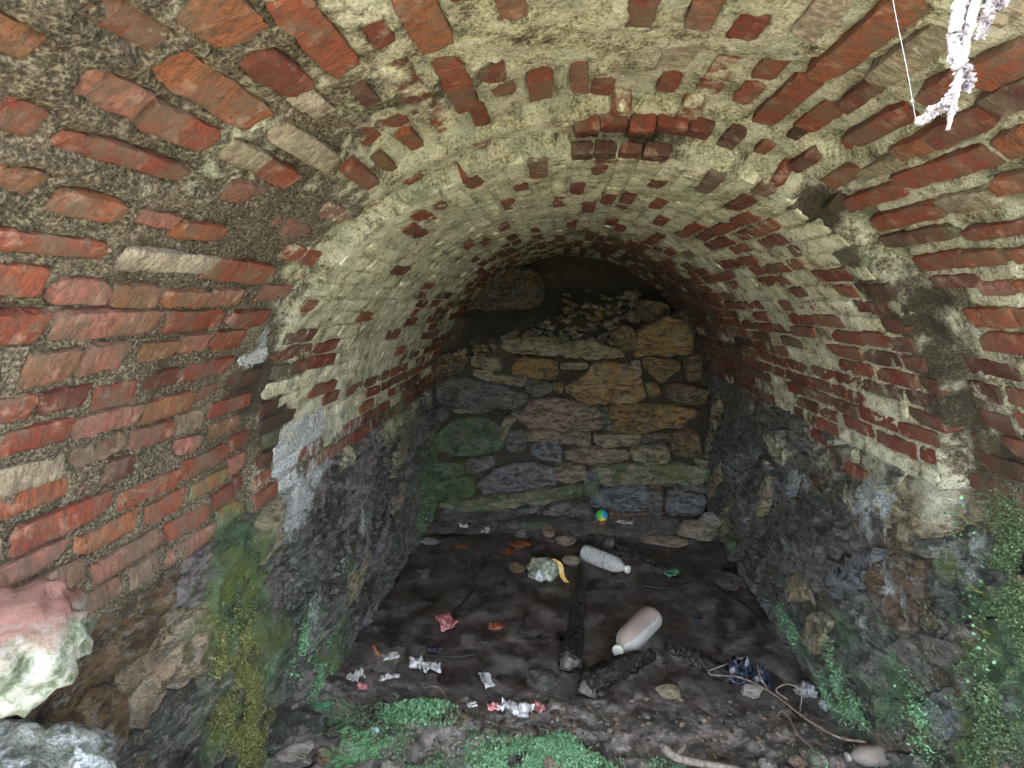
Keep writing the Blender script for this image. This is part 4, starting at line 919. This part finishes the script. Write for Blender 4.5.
moss_wall('bright green moss growing along the foot of the right wall', [(838, 685, .16, .10, .35), (860, 715, .10, .12, .2), (795, 628, .06, .2, .15), (925, 720, .10, .08, .15)], 9000, .007, bright, 6)
moss_wall('green moss on the foot of the left wall above the dark stone', [(320, 680, .20, .12, .7), (300, 640, .1, .1, .3)], 8000, .007, bright, 7)
moss_wall('dark green moss low on the far left wall', [(425, 500, .3, .35, 1.0)], 8000, .012, teal, 8)
# fern fronds by the lower edge
def fern(label, base, fronds, size, mat, seed, name='fern'):
    r = random.Random(seed); root = thing(name, label, 'fern', base)
    for k in range(fronds):
        a = 2 * math.pi * k / fronds + r.uniform(-.3, .3); L = size * r.uniform(.7, 1.2); V, Fc = [], []
        for i in range(13):
            u = i / 12; c_ = np.array([math.cos(a) * L * u, math.sin(a) * L * u, L * (1.15 * u - .85 * u * u)])
            wd = L * .30 * math.sin(math.pi * min(1, u * .9 + .12)); sd = np.array([-math.sin(a), math.cos(a), .1]); fw = np.array([math.cos(a), math.sin(a), .1])
            for sg in (-1, 1):
                q = len(V); tip = c_ + sd * sg * wd + fw * wd * .35; m_ = (c_ + tip) / 2
                V += [c_, m_ + fw * L * .028, tip, m_ - fw * L * .028]; Fc.append((q, q + 1, q + 2, q + 3))
        link('frond', mesh('frond', V, Fc, mat, False), root)
    return root
fernm = moss_mat('fern_green', (.05, .15, .06), (.12, .31, .14), (.26, .50, .27))
b = on_z(350, 760, .13); fern('bright green fern sprouting at the lower edge left of centre', b, 10, .10, fernm, 1)
b = on_z(372, 752, .12); fern('smaller green fern right of the bright fern', b, 7, .07, fernm, 2)
def leafy(label, px, py, seed, n=34, size=.010):
    r = random.Random(seed); s, y = hit(px, py); P0 = to_world(np.array(s), np.array(y), np.array(-.02)); root = thing('wall_plant', label, 'plant', P0, 'small plants rooted in the right wall')
    V, Fc = [], []
    for k in range(n):
        c_ = np.array([-r.uniform(.0, .04), r.gauss(0, .02), r.gauss(0, .025)]); a = np.array([r.gauss(-.6, .3), r.gauss(0, .6), r.gauss(.2, .6)]); a /= np.linalg.norm(a); b_ = np.cross(a, (0.3, .2, 1.0)); b_ /= np.linalg.norm(b_)
        q = len(V); sz = size * r.uniform(.6, 1.3); V += [c_, c_ + a * sz * .4 + b_ * sz * .4, c_ + a * sz * .9 + b_ * sz * .25, c_ + a * sz, c_ + a * sz * .9 - b_ * sz * .25, c_ + a * sz * .4 - b_ * sz * .4]; Fc.append(tuple(range(q, q + 6)))
    link('leaves', mesh('leaves', V, Fc, bright, False), root)['kind'] = 'stuff'
    tv, tf = tube(spline([np.array([.02, 0, -.01]), np.array([-.005, .003, 0]), np.array([-.02, 0, .015])], 8), .0018, 5); link('stem', mesh('stem', tv, tf, olive), root)
for i, (lab, px, py) in enumerate([('topmost small green plant rooted in the right wall', 1002, 520), ('small green plant in the mossy strip level with the wood chip', 985, 590), ('small round-leaved plant on the right wall below the wood chip', 990, 630), ('bright small plant at the right edge of the mossy wall', 1004, 652), ('lowest small green plant on the mossy right wall', 995, 690)]): leafy(lab, px, py, i)

# sunlit dry sprig hanging at the mouth, with a thread of spider silk
whites = simple('bleached_lichen', (.20, .17, .19), (.55, .49, .53), 80, .9, .4)
SY = .415
sp = lambda x, y: on_y(x, y, SY)
sroot = thing('hanging_sprig', 'bleached white lichen-covered sprig dangling at the upper right corner', 'sprig', sp(990, -60))
b0 = sp(990, -60); r = random.Random(5)
for i, (pts, r0, r1) in enumerate([([(1010, -140), (990, -60), (975, 0), (966, 40), (958, 80), (952, 108), (948, 130)], .0085, .0022), ([(955, 90), (945, 104), (932, 112), (918, 124)], .0045, .003), ([(960, 66), (967, 74), (969, 90)], .003, .002), ([(1000, -40), (990, 0), (985, 25), (975, 40)], .004, .002), ([(985, -50), (965, -10), (957, 20), (954, 45), (957, 70)], .007, .005), ([(985, -20), (996, 4), (1003, 0)], .004, .002)]):
    ctl = [sp(*p) for p in pts]
    if i == 0: ctl = [np.array([.36, .425, 1.99]), np.array([.335, .405, 1.93])] + ctl      # rooted in the rim of the arch
    c_ = spline(ctl, 30); v, f = tube(c_, np.linspace(r0, r1, 30) * .6, 7, .22, i); link('stem', mesh('stem', v - b0, f, whites), sroot)
    V, Fc = [], []
    for p in c_[2:-3]:
        for k in range(16):
            d = np.array([r.gauss(0, 1), r.gauss(0, 1), r.gauss(-.4, 1)]); d /= np.linalg.norm(d); e = np.cross(d, (r.gauss(0, 1), r.gauss(0, 1), r.gauss(0, 1))); e /= np.linalg.norm(e) + 1e-6
            q = len(V); L = r.uniform(.0015, .0055); V += [p - b0, p - b0 + d * L * .6 + e * L * .35, p - b0 + d * L, p - b0 + d * L * .6 - e * L * .35]; Fc.append((q, q + 1, q + 2, q + 3))
    link('lichen_scales', mesh('lichen_scales', V, Fc, whites, False), sroot)['kind'] = 'stuff'
silk = simple('silk', (.25, .28, .3), (.4, .43, .46), 50, .3, .1)
troot = thing('spider_thread', 'single spider silk thread hanging beside the white sprig', 'thread', sp(886, -60))
b0 = sp(886, -60); v, f = tube(spline([np.array([.265, .42, 2.0]), sp(880, -140), sp(886, -60), sp(893, 0), (sp(902, 45)), sp(908, 75), sp(913, 104), sp(917, 126)], 24), .0002, 5); link('silk_strand', mesh('silk_strand', v - b0, f, silk), troot)
v, f = rock_mesh(3, .1, 1, 1); link('dew_drop', mesh('dew_drop', v * .0014 + sp(912, 101) - b0, f, silk), troot)
